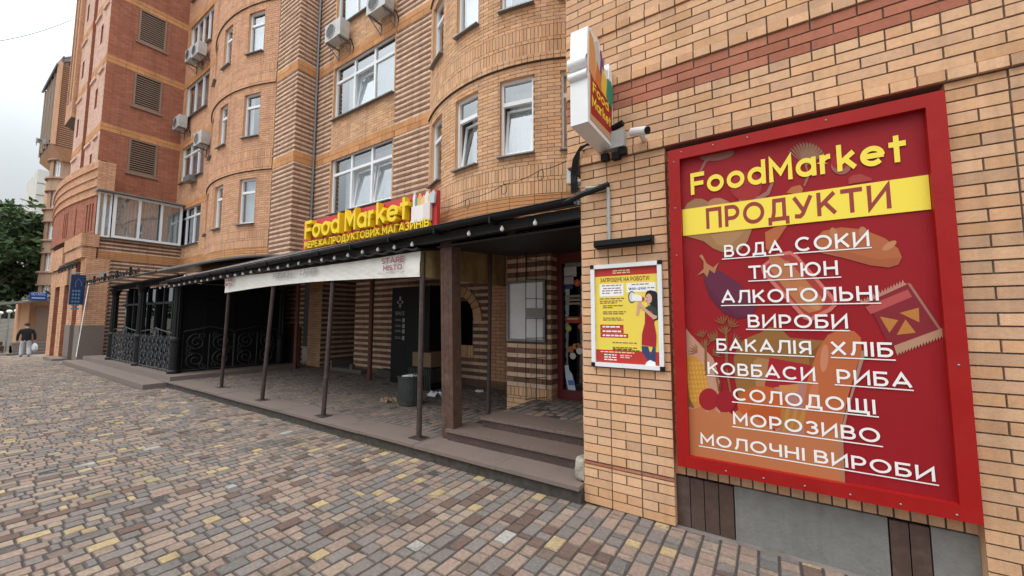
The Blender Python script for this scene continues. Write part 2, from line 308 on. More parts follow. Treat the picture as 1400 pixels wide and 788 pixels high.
# ------------------------------------------------------------------ brickwork
RH = .0745
PAL = {'y': [(.645, .382, .218), (.68, .415, .245), (.60, .345, .185), (.66, .405, .24), (.615, .38, .23), (.635, .36, .20), (.57, .345, .21)],
       'b': [(.20, .105, .07), (.235, .125, .085), (.175, .092, .062)],
       'r': [(.40, .15, .092), (.42, .165, .102), (.38, .138, .083)],
       'o': [(.55, .265, .115), (.52, .25, .11), (.58, .285, .125)],
       'p': [(.68, .44, .345), (.70, .455, .36), (.66, .42, .325)],  # red wing brick paled for the street front, its light put into colour
       'a': [(.61, .335, .20), (.635, .355, .215), (.58, .31, .18), (.61, .345, .205)],
       'n': [(.70, .49, .345), (.73, .52, .375), (.67, .46, .32)],
       'c': [(.265, .142, .092), (.29, .16, .105), (.245, .13, .084)]}  # the same brown brick, lightened for the daylit facade above the canopy
KIND = {'y': ('y', .010, .25, .125, RH), 'Y': ('y', .010, .25, 0, RH), 'h': ('y', .012, .125, 0, RH), 'H': ('y', .024, .125, 0, RH), 's': ('y', .010, .0745, 0, .25),
        'b': ('b', .002, .25, .125, RH), 'r': ('r', .006, .25, .1, RH), 'R': ('r', .010, .25, 0, RH), 'Q': ('r', .010, .25, .125, RH), 'o': ('o', .014, .5, 0, RH), 'O': ('o', .03, .5, .2, RH),
        'k': ('y', .008, .25, .06, RH), 't': ('r', .011, .25, 0, .028), 'p': ('p', .010, .25, 0, RH), 'q': ('p', .010, .25, .125, RH),
        'P': ('y', .05, .125, 0, RH), 'a': ('a', .010, .25, 0, RH), 'A': ('a', .010, .25, .125, RH), 'S': ('a', .010, .0745, 0, .25), 'G': ('a', .05, .125, 0, RH), 'g': ('a', .012, .125, 0, RH),
        'K': ('n', .008, .25, .06, RH), 'B': ('b', .018, .25, .1, RH), 'C': ('c', .017, .25, .1, RH)}
def fill(v0, v1, pat):      # repeat the pattern string until v1
    rows = []; v = v0; i = 0
    while v < v1-.02:
        k = pat[i % len(pat)]; mt, d, un, off, h = KIND[k]; rows.append((v, min(v+h, v1), un, off, mt, d)); v += h; i += 1
    return rows
def seq(v0, *parts):        # parts: (pattern, until)
    rows = []; v = v0
    for pat, v1 in parts: rows += fill(v, v1, pat); v = v1
    return rows
def brick_wall(mb, fm, u0, u1, rows, holes=(), step=None, reveal=.16, jw=.010, back=True, base=0):
    v0, v1 = rows[0][0], rows[-1][1]
    us = sorted(set([u0, u1]+[h[i] for h in holes for i in (0, 1) if u0 < h[i] < u1]))
    if step:
        n = int((u1-u0)/step)+1; us = sorted(set(us+[u0+(u1-u0)*i/n for i in range(n+1)]))
    vs = sorted(set([v0, v1]+[h[i] for h in holes for i in (2, 3) if v0 < h[i] < v1]))
    inh = lambda u, v: any(h[0] < u < h[1] and h[2] < v < h[3] for h in holes)
    if back:
        for a, b in zip(us, us[1:]):
            for c, d in zip(vs, vs[1:]):
                if not inh((a+b)/2, (c+d)/2): mb.face([fm(a, c, 0), fm(b, c, 0), fm(b, d, 0), fm(a, d, 0)], base)
    for h in holes:
        a, b, c, d = h[:4]; e = -reveal; cb = PAL['y'][0] if len(h) < 5 else PAL[h[4]][0]
        a2, b2, c2, d2 = a, b, max(c, v0), min(d, v1)
        t = .011
        mb.face([fm(a, c2, t), fm(a, d2, t), fm(a, d2, e), fm(a, c2, e)], base+1, cb); mb.face([fm(b, c2, t), fm(b, c2, e), fm(b, d2, e), fm(b, d2, t)], base+1, cb)
        mb.face([fm(a, d2, t), fm(b, d2, t), fm(b, d2, e), fm(a, d2, e)], base+1, cb); mb.face([fm(a, c2, t), fm(a, c2, e), fm(b, c2, e), fm(b, c2, t)], base+1, cb)
    for (a, b, un, off, mt, dep) in rows:
        mid = (a+b)/2; cuts = [(h[0], h[1]) for h in holes if h[2] < mid < h[3]]
        segs = [(u0, u1)]
        for c0, c1 in cuts:
            ns = []
            for s0, s1 in segs:
                if c1 <= s0 or c0 >= s1: ns.append((s0, s1)); continue
                if c0 > s0: ns.append((s0, c0))
                if c1 < s1: ns.append((c1, s1))
            segs = ns
        jj = jw if un > .05 else jw
        for s0, s1 in segs:
            k = math.floor((s0-u0+off)/un)
            while True:
                p0 = max(s0, u0-off+k*un); p1 = min(s1, u0-off+(k+1)*un); k += 1
                if p0 >= s1-.001: break
                if p1-p0 < .03: continue
                col = rnd.choice(PAL[mt]); q = rnd.uniform(.9, 1.1); col = tuple(x*q for x in col)
                j0 = 0 if p0 == s0 else jj/2; j1 = 0 if p1 == s1 else jj/2
                e = dep+rnd.uniform(-.0025, .0025)
                mb.fbox(fm, p0+j0, p1-j1, a+jj/2, b-jj/2, -.001, e, base+1, col, ('back',))
BM = [mortar, brick]
def flat_y(Y): return lambda u, v, d: (u, Y-d, v)             # faces the street
def flat_x(X): return lambda u, v, d: (X+d, u, v)             # faces +X
def flat_nx(X): return lambda u, v, d: (X-d, -u, v)           # faces -X (u = -y)
def arc(xc, yc, rad): return lambda u, v, d: (xc+(rad+d)*math.sin(u/rad), yc-(rad+d)*math.cos(u/rad), v)
def gz(x): return 0.0 if x > -22 else (x+22)*.035

# ------------------------------------------------------------------ windows
def window(parent, org, ux, nrm, W, H, cols, transom=.0, tilt=(), blinds='w', sill=True, label=None, fr=.055, trans_cols=None, depth_room=.6):
    ux = Vector(ux); nrm = Vector(nrm); O = Vector(org)
    fm = lambda u, v, d: O+ux*u+PZ*v+nrm*d
    f = MB(); f.fbox(fm, 0, fr, 0, H, -.03, .04); f.fbox(fm, W-fr, W, 0, H, -.03, .04)
    f.fbox(fm, fr, W-fr, 0, fr, -.03, .04); f.fbox(fm, fr, W-fr, H-fr, H, -.03, .04)
    xs = [0]; tot = sum(cols)
    for c in cols: xs.append(xs[-1]+W*c/tot)
    ht = H*(1-transom)
    for i, x in enumerate(xs[1:-1]): f.fbox(fm, x-.04, x+.04, fr, H-fr, -.028, .038)
    tc_ = range(len(cols)) if trans_cols is None else trans_cols
    if transom:
        for i in tc_:
            a = xs[i]+(fr if i == 0 else .04); b = xs[i+1]-(fr if i == len(cols)-1 else .04)
            f.fbox(fm, a, b, ht-.04, ht+.04, -.026, .036)
    wo = f.build('window', pvc, parent, label=label)
    g = MB(); sa = MB(); cu = MB()
    for i in range(len(cols)):
        a = xs[i]+(fr if i == 0 else .04); b = xs[i+1]-(fr if i == len(cols)-1 else .04)
        parts = [(fr, ht-.04, i in tilt), (ht+.04, H-fr, False)] if (transom and i in tc_) else [(fr, H-fr, i in tilt)]
        for (c, d, tl) in parts:
            if not tl: g.face([fm(a, c, 0), fm(b, c, 0), fm(b, d, 0), fm(a, d, 0)])
            else:
                k = .13; fm2 = lambda u, v, dd, c=c, d=d, k=k: fm(u, v, dd-.03-(v-c)*k)
                t = .05
                sa.fbox(fm2, a, a+t, c, d, -.02, .02); sa.fbox(fm2, b-t, b, c, d, -.02, .02); sa.fbox(fm2, a+t, b-t, c, c+t, -.02, .02); sa.fbox(fm2, a+t, b-t, d-t, d, -.02, .02)
                g.face([fm2(a+t, c+t, 0), fm2(b-t, c+t, 0), fm2(b-t, d-t, 0), fm2(a+t, d-t, 0)])
    if g.f: g.build('pane', pane_m, wo)
    if sa.f: sa.build('sash', pvc, wo)
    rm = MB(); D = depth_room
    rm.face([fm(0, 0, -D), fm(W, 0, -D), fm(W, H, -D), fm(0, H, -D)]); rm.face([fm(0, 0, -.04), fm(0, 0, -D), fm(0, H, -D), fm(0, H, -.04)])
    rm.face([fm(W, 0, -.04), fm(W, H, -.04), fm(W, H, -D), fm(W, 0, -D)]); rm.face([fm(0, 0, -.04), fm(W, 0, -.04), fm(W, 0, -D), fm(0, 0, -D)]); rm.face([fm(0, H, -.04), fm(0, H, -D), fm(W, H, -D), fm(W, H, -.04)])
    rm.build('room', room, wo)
    if blinds:
        ranges = {'w': [(0.02, .98)], 'g': [(0.02, .98)], 'l': [(.02, .36)], 'r': [(.62, .98)], 's': [(.02, .22), (.78, .98)]}[blinds]
        for (a, b) in ranges:
            n = max(4, int((b-a)*W/.05)); z = -.38 if tilt else -.14
            for k in range(n):
                p, q = (a+(b-a)*k/n)*W, (a+(b-a)*(k+1)/n)*W; e0 = z+.02*(k % 2); e1 = z+.02*((k+1) % 2)
                cu.face([fm(p, .02, e0), fm(q, .02, e1), fm(q, H-.02, e1), fm(p, H-.02, e0)])
        cu.build('curtain', curtain2 if blinds == 'g' else curtain, wo)
    if sill:
        s_ = MB(); s_.hexa([fm(-.03, -.035, -.05), fm(W+.03, -.035, -.05), fm(W+.03, -.004, -.05), fm(-.03, -.004, -.05), fm(-.03, -.055, .22), fm(W+.03, -.055, .22), fm(W+.03, -.03, .22), fm(-.03, -.03, .22)])
        s_.build('sill', tin, wo)
    return wo
# ================================================================== SETTING: ground, paving, kerb, terrace
g = MB(); xs = [60, 6, -22, -26, -34, -60, -110, -400]
for a, b in zip(xs, xs[1:]):
    za, zb = max(-3, gz(max(a, -110)))-.014, gz(max(b, -110))-.014
    g.face([(b, -300, zb), (a, -300, za), (a, 300, za), (b, 300, zb)])
struct(g.build('ground', asphalt))
PCOL = [((.25, .18, .142), 38), ((.175, .148, .132), 36), ((.37, .275, .15), 5), ((.13, .085, .068), 6), ((.27, .205, .155), 10), ((.145, .13, .12), 6), ((.31, .29, .265), .6)]
def pcol():
    r = rnd.uniform(0, sum(k for _, k in PCOL))
    for c, k in PCOL:
        r -= k
        if r <= 0: break
    q = rnd.uniform(.9, 1.1); return tuple(min(.8, x*q) for x in c)
def pave(mb, x0, x1, y0, y1, z, ymax=None, zf=None, cw=.116):
    x = x0
    while x < x1-.03:
        xa, xb = x+rnd.uniform(-.001, .001), min(x+cw, x1); y = y0-rnd.uniform(0, .2); top = y1 if ymax is None else ymax((xa+xb)/2)
        while y < top-.01:
            L = rnd.choice([.058, .058, .09, .115, .115, .115, .173, .173]); yb = min(y+L, top)
            if yb-y > .02:
                zz = (zf((xa+xb)/2) if zf else z)+rnd.uniform(-.002, .002); t = [rnd.uniform(-.0018, .0018) for _ in range(4)]
                gp = .0045; bv = .006; c = pcol()
                o = [(xa+gp, y+gp), (xb-gp, y+gp), (xb-gp, yb-gp), (xa+gp, yb-gp)]
                i_ = [(xa+gp+bv, y+gp+bv), (xb-gp-bv, y+gp+bv), (xb-gp-bv, yb-gp-bv), (xa+gp+bv, yb-gp-bv)]
                # a few chipped corners
                if rnd.random() < .09: k = rnd.randrange(4); h_ = rnd.uniform(.15, .5); i_[k] = (i_[k][0]*(1-h_)+(xa+xb)/2*h_, i_[k][1]*(1-h_)+(y+yb)/2*h_)
                if rnd.random() < .035: zz -= rnd.uniform(.004, .009); c = tuple(q*.62 for q in c)
                n = len(mb.v)
                mb.v.extend([(p[0], p[1], zz-.012) for p in o]); mb.v.extend([(p[0], p[1], zz+tt) for p, tt in zip(i_, t)])
                mb.f.append((n+4, n+5, n+6, n+7)); mb.m.append(0); mb.c.append(c)
                for a in range(4):
                    b = (a+1) % 4; mb.f.append((n+a, n+b, n+4+b, n+4+a)); mb.m.append(0); mb.c.append(tuple(q*.8 for q in c))
            y += L
        x += cw
def top_of(x): return 3.325 if x > -1.42 else (3.26 if x > -11.9 else (2.80 if x > -20.8 else (3.3 if x < -21 else 3.1)))
p = MB(); pave(p, -34, 2.6, -1.6, 3.3, 0, top_of, gz)
n = len(p.f)
base = MB()
pav = p
for a, b in [(2.6, -1.42), (-1.42, -22), (-22, -34)]:
    pav.face([(b, -1.7, gz(b)-.0085), (a, -1.7, gz(a)-.0085), (a, 3.33, gz(a)-.0085), (b, 3.33, gz(b)-.0085)], 1)
struct(p.build('pavement', [paver, sand_joint]))
# kerb of granite slabs along the terrace edge
k = MB(); x = -12.3; X_END = -1.425
while x < X_END-.05:
    L = min(rnd.uniform(.95, 1.3), X_END-x); dz = rnd.uniform(-.004, .004)
    if X_END-x-L < .3: L = X_END-x
    fmk = lambda u, v, d: (u, 3.66-d, v)
    k.fbox(fmk, x+.003, x+L-.004, .118+dz, .152+dz, 0, .45, 0)
    x += L
k.build('kerb', granite2)['kind'] = 'structure'
kb = MB(); kb.box(-12.3, -1.43, 3.245, 3.66, -.02, .1175); struct(kb.build('kerb_base', mat('dark_brown_base', (.06, .05, .042), .95, noise=.5, nscale=14, bump=.6)))  # brown base coloured dark for the shaded gap under the slabs
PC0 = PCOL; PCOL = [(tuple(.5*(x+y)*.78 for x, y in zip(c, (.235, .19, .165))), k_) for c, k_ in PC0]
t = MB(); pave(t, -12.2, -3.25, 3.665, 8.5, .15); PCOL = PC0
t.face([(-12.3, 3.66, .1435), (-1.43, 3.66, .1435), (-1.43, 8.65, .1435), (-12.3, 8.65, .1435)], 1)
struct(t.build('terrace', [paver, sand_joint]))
# low granite steps under the iron veranda (left) and its floor
s = MB()
s.box(-20.8, -11.75, 2.82, 3.25, -.02, .115); s.box(-20.5, -11.6, 3.2501, 6.3, -.02, .25)
o = s.build('granite_steps', granite2); tag(o, 'two long low pale granite steps in front of the black iron veranda', 'steps')
# paved kerb strip far away
s = MB()
for a, b in [(-34, -40), (-40, -60)]:
    s.hexa([(b, 2.2, gz(b)-.02), (a, 2.9, gz(a)-.02), (a, 2.9, gz(a)+.13), (b, 2.2, gz(b)+.13), (b, 1.9, gz(b)-.02), (a, 2.6, gz(a)-.02), (a, 2.6, gz(a)+.13), (b, 1.9, gz(b)+.13)])
struct(s.build('far_kerb', granite2))

# ================================================================== BUILDING 1: yellow brick block with the shop
B1 = thing('apartment_building', (-6, 6.7, 0), 'yellow brick apartment block with striped walls and rounded bays above the shop canopy', 'building')
FM = flat_y(3.33)
# shop front block: pillars either side of the big poster, wall above
mb = MB()
brick_wall(mb, FM, -1.42, -.672, seq(0, ('YhYhY', .33), ('t', .362), ('hY', 3.03)))
brick_wall(mb, FM, .945, 3.2, fill(0, 3.03, 'Yh'))
UP = seq(3.03, ('H', 3.104), ('yYyY', 3.40), ('h', 3.475), ('QRQ', 3.70), ('H', 3.774), ('yYyYyY', 4.22), ('H', 4.295), ('YyYyYyYyYyYyYyYy', 5.5), ('H', 5.57), ('yY', 9))
FMU = flat_y(3.318)
brick_wall(mb, FMU, -1.55, 3.2, UP)
mb.face([(-1.55, 3.318, 3.03), (-1.55, 3.5, 3.03), (3.2, 3.5, 3.03), (3.2, 3.318, 3.03)], 0)
# side faces towards the entrance
brick_wall(mb, flat_nx(-1.42), -5.5, -3.33, fill(.0, 3.03, 'yY')); brick_wall(mb, flat_nx(-1.55), -7.2, -3.318, fill(3.03, 9, 'yY'))
# niche behind the poster
brick_wall(mb, flat_y(3.42), -.672, .945, seq(.37, ('s', .62), ('yY', 3.03)))
mb.face([(-.672, 3.33, 0), (-.672, 3.42, 0), (-.672, 3.42, 3.03), (-.672, 3.33, 3.03)], 1, PAL['y'][1]); mb.face([(.945, 3.33, 0), (.945, 3.33, 3.03), (.945, 3.42, 3.03), (.945, 3.42, 0)], 1, PAL['y'][1])
mb.build('wall', BM, B1, label='yellow brick street wall with one red brick band over the poster')
pl = MB(); fmn = flat_y(3.419)
pl.fbox(fmn, -.27, .56, -.02, .368, 0, .022, 0); pl.fbox(fmn, .75, .944, -.02, .368, 0, .022, 0)
pl.build('plinth', concrete, B1)
for a, b, n in ((-.67, -.275, 4), (.565, .745, 2)):
    ti = MB()
    for i in range(n):
        u0 = a+(b-a)*i/n; ti.fbox(fmn, u0+.003, a+(b-a)*(i+1)/n-.003, -.01, .362, 0, .025)
    ti.build('plinth_tiles', tile, B1)
co = MB(); co.box(-1.41, 6, 3.6, 12, 0, 20); co.box(-1.54, -1.40, 3.5, 12, 3.04, 20); co.build('core_wall', mortar, B1)
# ---- facade with the three-light windows
W_OPEN = []
for kf in range(4): W_OPEN.append((-11.17, -8.30, 4.80+3*kf, 6.56+3*kf))
FF = flat_y(6.7)
mb = MB()
def band_rows(pat, z0, z1):
    rows = []; z = z0
    for kf in range(6):
        b0 = 6.49+3*kf
        if b0 > z1: break
        rows += fill(z, b0, pat); rows += [(b0, b0+.17, .5, 0, 'o', .016), (b0+.17, b0+.33, .5, .2, 'o', .016)]; z = b0+.33
    rows += fill(z, z1, pat); return rows
ZT = 13.6
brick_wall(mb, FF, -12.13, -11.25, band_rows('KC', 3.0, ZT)); brick_wall(mb, FF, -8.22, -6.55, band_rows('KC', 3.0, ZT))
brick_wall(mb, FF, -11.25, -8.22, band_rows('yY', 3.0, ZT), W_OPEN)
mb.build('wall', BM, B1, label='facade wall of alternating yellow and brown brick stripes with orange bands')
mb = MB()
brick_wall(mb, flat_y(6.04), -13.45, -12.13, band_rows('KC', 3.0, ZT)); brick_wall(mb, flat_x(-12.13), 6.04, 6.7, band_rows('KC', 3.0, ZT))
mb.build('pilaster', BM, B1)
wst = [((1, 2), 'w'), ((1,), 'w'), ((), 'g'), ((), 'w')]
for kf in range(3):
    window(B1, (-11.17, 6.80, 4.80+3*kf), PX, NY, 2.87, 1.76, [1, 1, 1], .30, wst[kf][0], wst[kf][1])
# downpipe in the corner of the pilaster
dp = MB(); dp.tube([(-12.06, 6.62, 3.2), (-12.06, 6.62, ZT)], .035, 8); dp.build('downpipe', tin, B1)
# ---- rounded bays
def bay(name, xc, yc, rad, t0, t1, wins, kinds, lo, zt, label):
    y_, Y_, P_, s_, h_, o_ = kinds
    fm = arc(xc, yc, rad); holes = []
    for kf in range(4):
        for tcn, hw in wins: holes.append(((tcn-hw)*math.pi/180*rad, (tcn+hw)*math.pi/180*rad, 4.76+3*kf, 6.30+3*kf, 'y' if y_ == 'y' else 'a'))
    rows = seq(lo, ('o', 3.93), (s_, 4.18), (h_, 4.255), (s_, 4.505), (y_+Y_, 6.53))
    for kf in range(4):
        z = 6.53+3*kf
        rows += seq(z, (P_, z+.075), (P_, z+.15), (s_, z+.40), (h_, z+.475), (s_, z+.725), (y_+Y_, z+3.0))
    rows = [r for r in rows if r[0] < zt]
    mb = MB(); brick_wall(mb, fm, R(t0)*rad, R(t1)*rad, rows, holes, step=.16, reveal=.2)
    # underside of every projecting belt, and the soffit of the bay
    for z in [6.53+3*kf for kf in range(4)]:
        n = 40
        for i in range(n):
            a = R(t0+(t1-t0)*i/n)*rad; b = R(t0+(t1-t0)*(i+1)/n)*rad
            mb.face([fm(a, z+.002, 0), fm(b, z+.002, 0), fm(b, z+.002, .05), fm(a, z+.002, .05)], 0)
    wl = mb.build('bay', BM, B1, label=label)
    for kf in range(3):
        for i, (tcn, hw) in enumerate(wins):
            th = R(tcn); wv = 2*math.sin(R(hw))*(rad)
            c = Vector(fm(th*rad, 4.76+3*kf, -.12)); ux = Vector((math.cos(th), math.sin(th), 0)); nn = Vector((math.sin(th), -math.cos(th), 0))
            window(B1, c-ux*(wv/2), ux, nn, wv, 1.54, [1], .30, (0,) if (kf == 0 and i in (1, 2) and y_ == 'y') else (), 'w' if (i+kf) % 3 else 's', depth_room=.5)
bay('bay', -4.7, 9.85, 3.85, -35, 35, [(-25.5, 5.0), (-6.7, 5.0), (11.6, 5.2), (29.8, 5.2)], ('y', 'Y', 'P', 's', 'h', 'o'), 3.0, 12.4, 'rounded yellow brick bay beside the sign')
bay('bay', -16.1, 12.0, 6.5, -24.5, 23.6, [(-13.5, 2.8), (-.1, 2.9), (14.9, 3.3)], ('a', 'A', 'G', 'S', 'g', 'o'), 3.0, 15.6, 'rounded bay of darker orange brick farther along')
# ---- recessed wall between the second bay and the red wing
mb = MB(); holes = [(-22.6, -19.9, 4.82+3*kf, 6.56+3*kf) for kf in range(6)]
brick_wall(mb, flat_y(6.2), -22.95, -18.6, band_rows('aA', 3.0, 22), holes)
mb.build('wall', BM, B1, label='recessed brick wall between the far rounded bay and the red wing')
for kf in range(6): window(B1, (-22.6, 6.3, 4.82+3*kf), PX, NY, 2.7, 1.74, [1, 1, 1, 1] if kf == 3 else [1, 1, 1], 0 if kf in (2, 3) else .27, (), ['s', 'g', 'g', 's', 'g', 'w'][kf])
# ---- ground floor walls under the canopy
mb = MB()
brick_wall(mb, flat_y(5.2), -3.52, -2.74, seq(.0, ('yY', .41), ('s', .55), ('KB', 3.0))); brick_wall(mb, flat_x(-2.74), 5.2, 5.46, seq(.0, ('yY', .55), ('KB', 3.0)))
mb.face([(-3.52, 5.2, 0), (-3.52, 6.7, 0), (-3.52, 6.7, 3), (-3.52, 5.2, 3)], 1, PAL['b'][0])
brick_wall(mb, flat_y(5.46), -2.74, -1.42, fill(2.62, 3.1, 'o'))
brick_wall(mb, flat_y(6.7), -4.95, -3.52, seq(.1, ('b', .3), ('aA', 3.0)))
arch_h = (-6.0, -5.45, .95, 2.0, 'b')
brick_wall(mb, flat_y(6.7), -9.7, -4.95, seq(.1, ('b', .3), ('KB', 3.0)), [(-6.75, -6.02, .15, 2.35), arch_h])
brick_wall(mb, flat_y(8.5), -13.0, -9.7, seq(.1, ('b', .3), ('KB', 3.0)), [(-10.6, -9.72, .15, 2.3)])
brick_wall(mb, flat_y(6.65), -12.0, -11.3, seq(.1, ('yY', 2.45), ('o', 3.0))); brick_wall(mb, flat_x(-11.3), 6.65, 8.5, seq(.1, ('KB', 3.0)))
brick_wall(mb, flat_y(6.5), -14.2, -12.0, seq(.1, ('KB', 3.0)))
mb.face([(-9.7, 6.7, 0), (-9.7, 8.5, 0), (-9.7, 8.5, 3), (-9.7, 6.7, 3)], 1, PAL['b'][0])
# brick arch trim
for i in range(9):
    a0, a1 = math.pi*(.0+i/9*.62), math.pi*((i+.85)/9*.62); ca, cb = .62, .80; cx, cz = -5.98, 1.55
    P4 = [(cx+ca*math.cos(a0)*.95, cz+ca*math.sin(a0)), (cx+cb*math.cos(a0), cz+cb*math.sin(a0)*1.02), (cx+cb*math.cos(a1), cz+cb*math.sin(a1)*1.02), (cx+ca*math.cos(a1)*.95, cz+ca*math.sin(a1))]
    mb.prism(P4, flat_y(6.7), 0, .05, 1, PAL['y'][i % 3])
for i in range(8): mb.fbox(flat_y(6.7), -6.0+i*.075, -5.935+i*.075, .78, 1.02, 0, .05, 1, PAL['y'][i % 3])
mb.build('wall', BM, B1, label='ground floor wall of yellow and brown striped brick under the canopy')
ce = MB(); ce.box(-14.2, -1.43, 5.3, 8.7, 3.0, 3.1); ce.box(-14, -1.43, 8.72, 8.8, 0, 3.1); ce.box(-13.4, -6.5, 7.6, 12, 3.2, 15); ce.box(-22.9, -13.5, 12.2, 13, 0, 20); ce.build('ceiling', room, B1)
dr = MB(); dr.box(-6.75, -6.02, 6.78, 6.84, .15, 2.35); dr.build('doorway', darkpl, B1); dr = MB(); dr.box(-10.6, -9.72, 8.56, 8.6, .15, 2.3); dr.build('doorway', darkpl, B1)
gp = MB(); gp.box(-13.05, -12.05, 6.40, 6.47, .1, 1.35); gp.build('stone_panel', tile, B1)
aw = MB(); aw.box(-6.0, -5.45, 6.8, 6.84, .95, 2.0); aw.build('arched_window', dark_pane, B1)

# ================================================================== BUILDING 2: red brick wing
B2 = thing('apartment_building', (-22.95, 5, 0), 'tall red brick wing with louvred openings and a curved brick balcony at its corner', 'building')
def red_rows(pat, z0, z1):
    rows = []; z = z0
    for kf in range(7):
        b0 = 6.46+3*kf
        if b0 < z0: continue
        if b0 > z1: break
        rows += fill(z, b0, pat); rows += [(b0, b0+.17, .6, 0, 'o', .02), (b0+.17, b0+.33, .6, .25, 'o', .02)]; z = b0+.33
    return rows+fill(z, z1, pat)
mb = MB()
lou = [(4.45, 5.40, 7.93+3*kf, 9.44+3*kf, 'r') for kf in range(5)]
brick_wall(mb, flat_x(-22.95), 3.57, 6.2, red_rows('QR', 6.7, 21), lou)
brick_wall(mb, flat_y(3.57), -25.6, -22.95, red_rows('qpp', 6.9, 21), [(-24.45, -24.05, 10.75+3*kf, 11.65+3*kf, 'r') for kf in range(4)]+[(-24.45, -24.05, 7.9, 8.7, 'r')])
brick_wall(mb, flat_y(3.75), -26.4, -25.6, fill(6.9, 21, 'QR')); brick_wall(mb, flat_y(3.57), -28.6, -26.4, red_rows('qp', 6.9, 21), [(-28.0, -27.6, 10.4+3*kf, 11.3+3*kf, 'r') for kf in range(4)])
brick_wall(mb, flat_x(-26.4), 3.57, 3.75, fill(6.9, 21, 'r'))
for kf in range(4):
    for (a, b) in ((-25.5, -24.5), (-24.0, -23.2), (-28.4, -27.3)):
        mb.fbox(flat_y(3.57), a, b, 9.2+3*kf, 9.32+3*kf, 0, .07, 1, PAL['p'][1])
mb.build('wall', BM, B2, label='upper red brick wall with orange bands')
for kf in range(5):
    z0, z1 = 7.93+3*kf, 9.44+3*kf; l = MB(); fm = flat_x(-22.99)
    l.fbox(fm, 4.45, 4.52, z0, z1, 0, .08); l.fbox(fm, 5.33, 5.40, z0, z1, 0, .08); l.fbox(fm, 4.52, 5.33, z0, z0+.06, 0, .08); l.fbox(fm, 4.52, 5.33, z1-.06, z1, 0, .08)
    l.fbox(fm, 4.38, 5.47, z0-.09, z0-.005, .0, .12)
    lv = l.build('louvre_frame', louver_m, B2); n = 14; q = MB()
    for i in range(n):
        z = z0+.07+(z1-z0-.14)*i/n
        q.hexa([fm(4.525, z+.03, -.05), fm(5.325, z+.03, -.05), fm(5.325, z+.05, -.05), fm(4.525, z+.05, -.05), fm(4.525, z, .05), fm(5.325, z, .05), fm(5.325, z+.045, .05), fm(4.525, z+.045, .05)])
    q.fbox(fm, 4.52, 5.33, z0+.06, z1-.06, -.14, -.12, 1)
    q.build('slats', [louver_m, darkpl], lv)
# projecting glazed oriel high up at the far corner
mb = MB(); brick_wall(mb, flat_y(3.42), -30.2, -28.6, fill(11.6, 19.2, 'aA'), [(-30.0, -29.6, 12.6, 18.6, 'a'), (-29.3, -28.9, 12.6, 18.6, 'a')]); brick_wall(mb, flat_x(-28.6), 3.42, 3.57, fill(11.6, 19.2, 'a'))
mb.face([(-30.2, 3.42, 11.6), (-28.6, 3.42, 11.6), (-28.6, 4.2, 11.2), (-30.2, 4.2, 11.2)], 0); mb.face([(-30.2, 3.42, 11.6), (-30.2, 5, 11.6), (-30.2, 5, 19.2), (-30.2, 3.42, 19.2)], 0)
mb.build('oriel', BM, B2)
dk = MB(); dk.box(-30.1, -28.8, 3.56, 3.6, 12.5, 18.7); dk.build('oriel_window', dark_pane, B2)
rf = MB()
for i in range(9):
    x = -30.3+i*.22; rf.box(x, x+.03, 2.7, 4.4, 19.8+.06*i, 19.85+.06*i)
for j in range(5): rf.tube([(-30.4, 2.75+j*.4, 19.85), (-28.4, 2.75+j*.4, 20.3)], .02, 4)
rf.build('roof_canopy', [black], B2)
co = MB(); co.box(-28.5, -23.2, 4.2, 12, 0, 23); co.build('core_wall', mortar, B2)
# curved parapet on the second floor and the red wall under it
def bulge_fm(u, v, d):
    t = u/10.0; x = -22.0-9.4*t; y = 3.50-.34*math.sin(math.pi*min(1, t))
    return (x, y-d, v)
def rev(fm, L): return lambda u, v, d: fm(L-u, v, d)
mb = MB(); BF = rev(bulge_fm, 10.0)
rows = seq(4.9, ('QR', 6.45))
brick_wall(mb, BF, 0, 10, rows, [(u, u+.14, 5.05, 6.2, 'r') for u in (9.0, 9.3, 9.6, 7.7, 5.9, 6.2, 6.5)], step=.2, reveal=.1)
rows = []
for i in range(4): rows += seq(6.45+i*.36, ('G', 6.45+i*.36+.07), ('aA', 6.45+(i+1)*.36))
brick_wall(mb, BF, 0, 10, [(r[0], r[1], r[2], r[3], r[4], r[5]+.04-.012*(3-(r[0]-6.45)//.36)) for r in rows], step=.2)
brick_wall(mb, flat_x(-21.99), 3.46, 3.95, fill(6.45, 7.88, 'aA'))
for i in range(24):
    a, b = BF(10*i/24, 7.89, .03), BF(10*(i+1)/24, 7.89, .03); mb.face([a, b, (b[0], 3.7, 7.89), (a[0], 3.7, 7.89)], 0)
mb.build('curved_balcony', BM, B2, label='bulging balcony parapet of pale brick over red brick with slits')
# lower two-step parapets of pale brick over the ground floor
mb = MB()
brick_wall(mb, flat_y(3.15), -25.0, -21.75, seq(4.36, ('aA', 4.86))); brick_wall(mb, flat_x(-21.75), 3.15, 3.62, seq(4.36, ('aA', 4.86)))
brick_wall(mb, flat_y(3.20), -25.0, -21.80, seq(3.92, ('aA', 4.36))); brick_wall(mb, flat_x(-21.80), 3.20, 3.57, seq(3.92, ('aA', 4.36)))
brick_wall(mb, flat_y(3.2), -28.6, -25.6, seq(3.75, ('aA', 4.7))); brick_wall(mb, flat_x(-25.6), 3.2, 3.57, seq(3.75, ('aA', 4.7)))
mb.face([(-28.6, 3.15, 4.87), (-21.75, 3.15, 4.87), (-21.75, 3.62, 4.87), (-28.6, 3.62, 4.87)], 0); mb.face([(-25, 3.2, 3.92), (-25, 3.6, 3.8), (-21.8, 3.6, 3.8), (-21.8, 3.2, 3.92)], 1, PAL['a'][0])
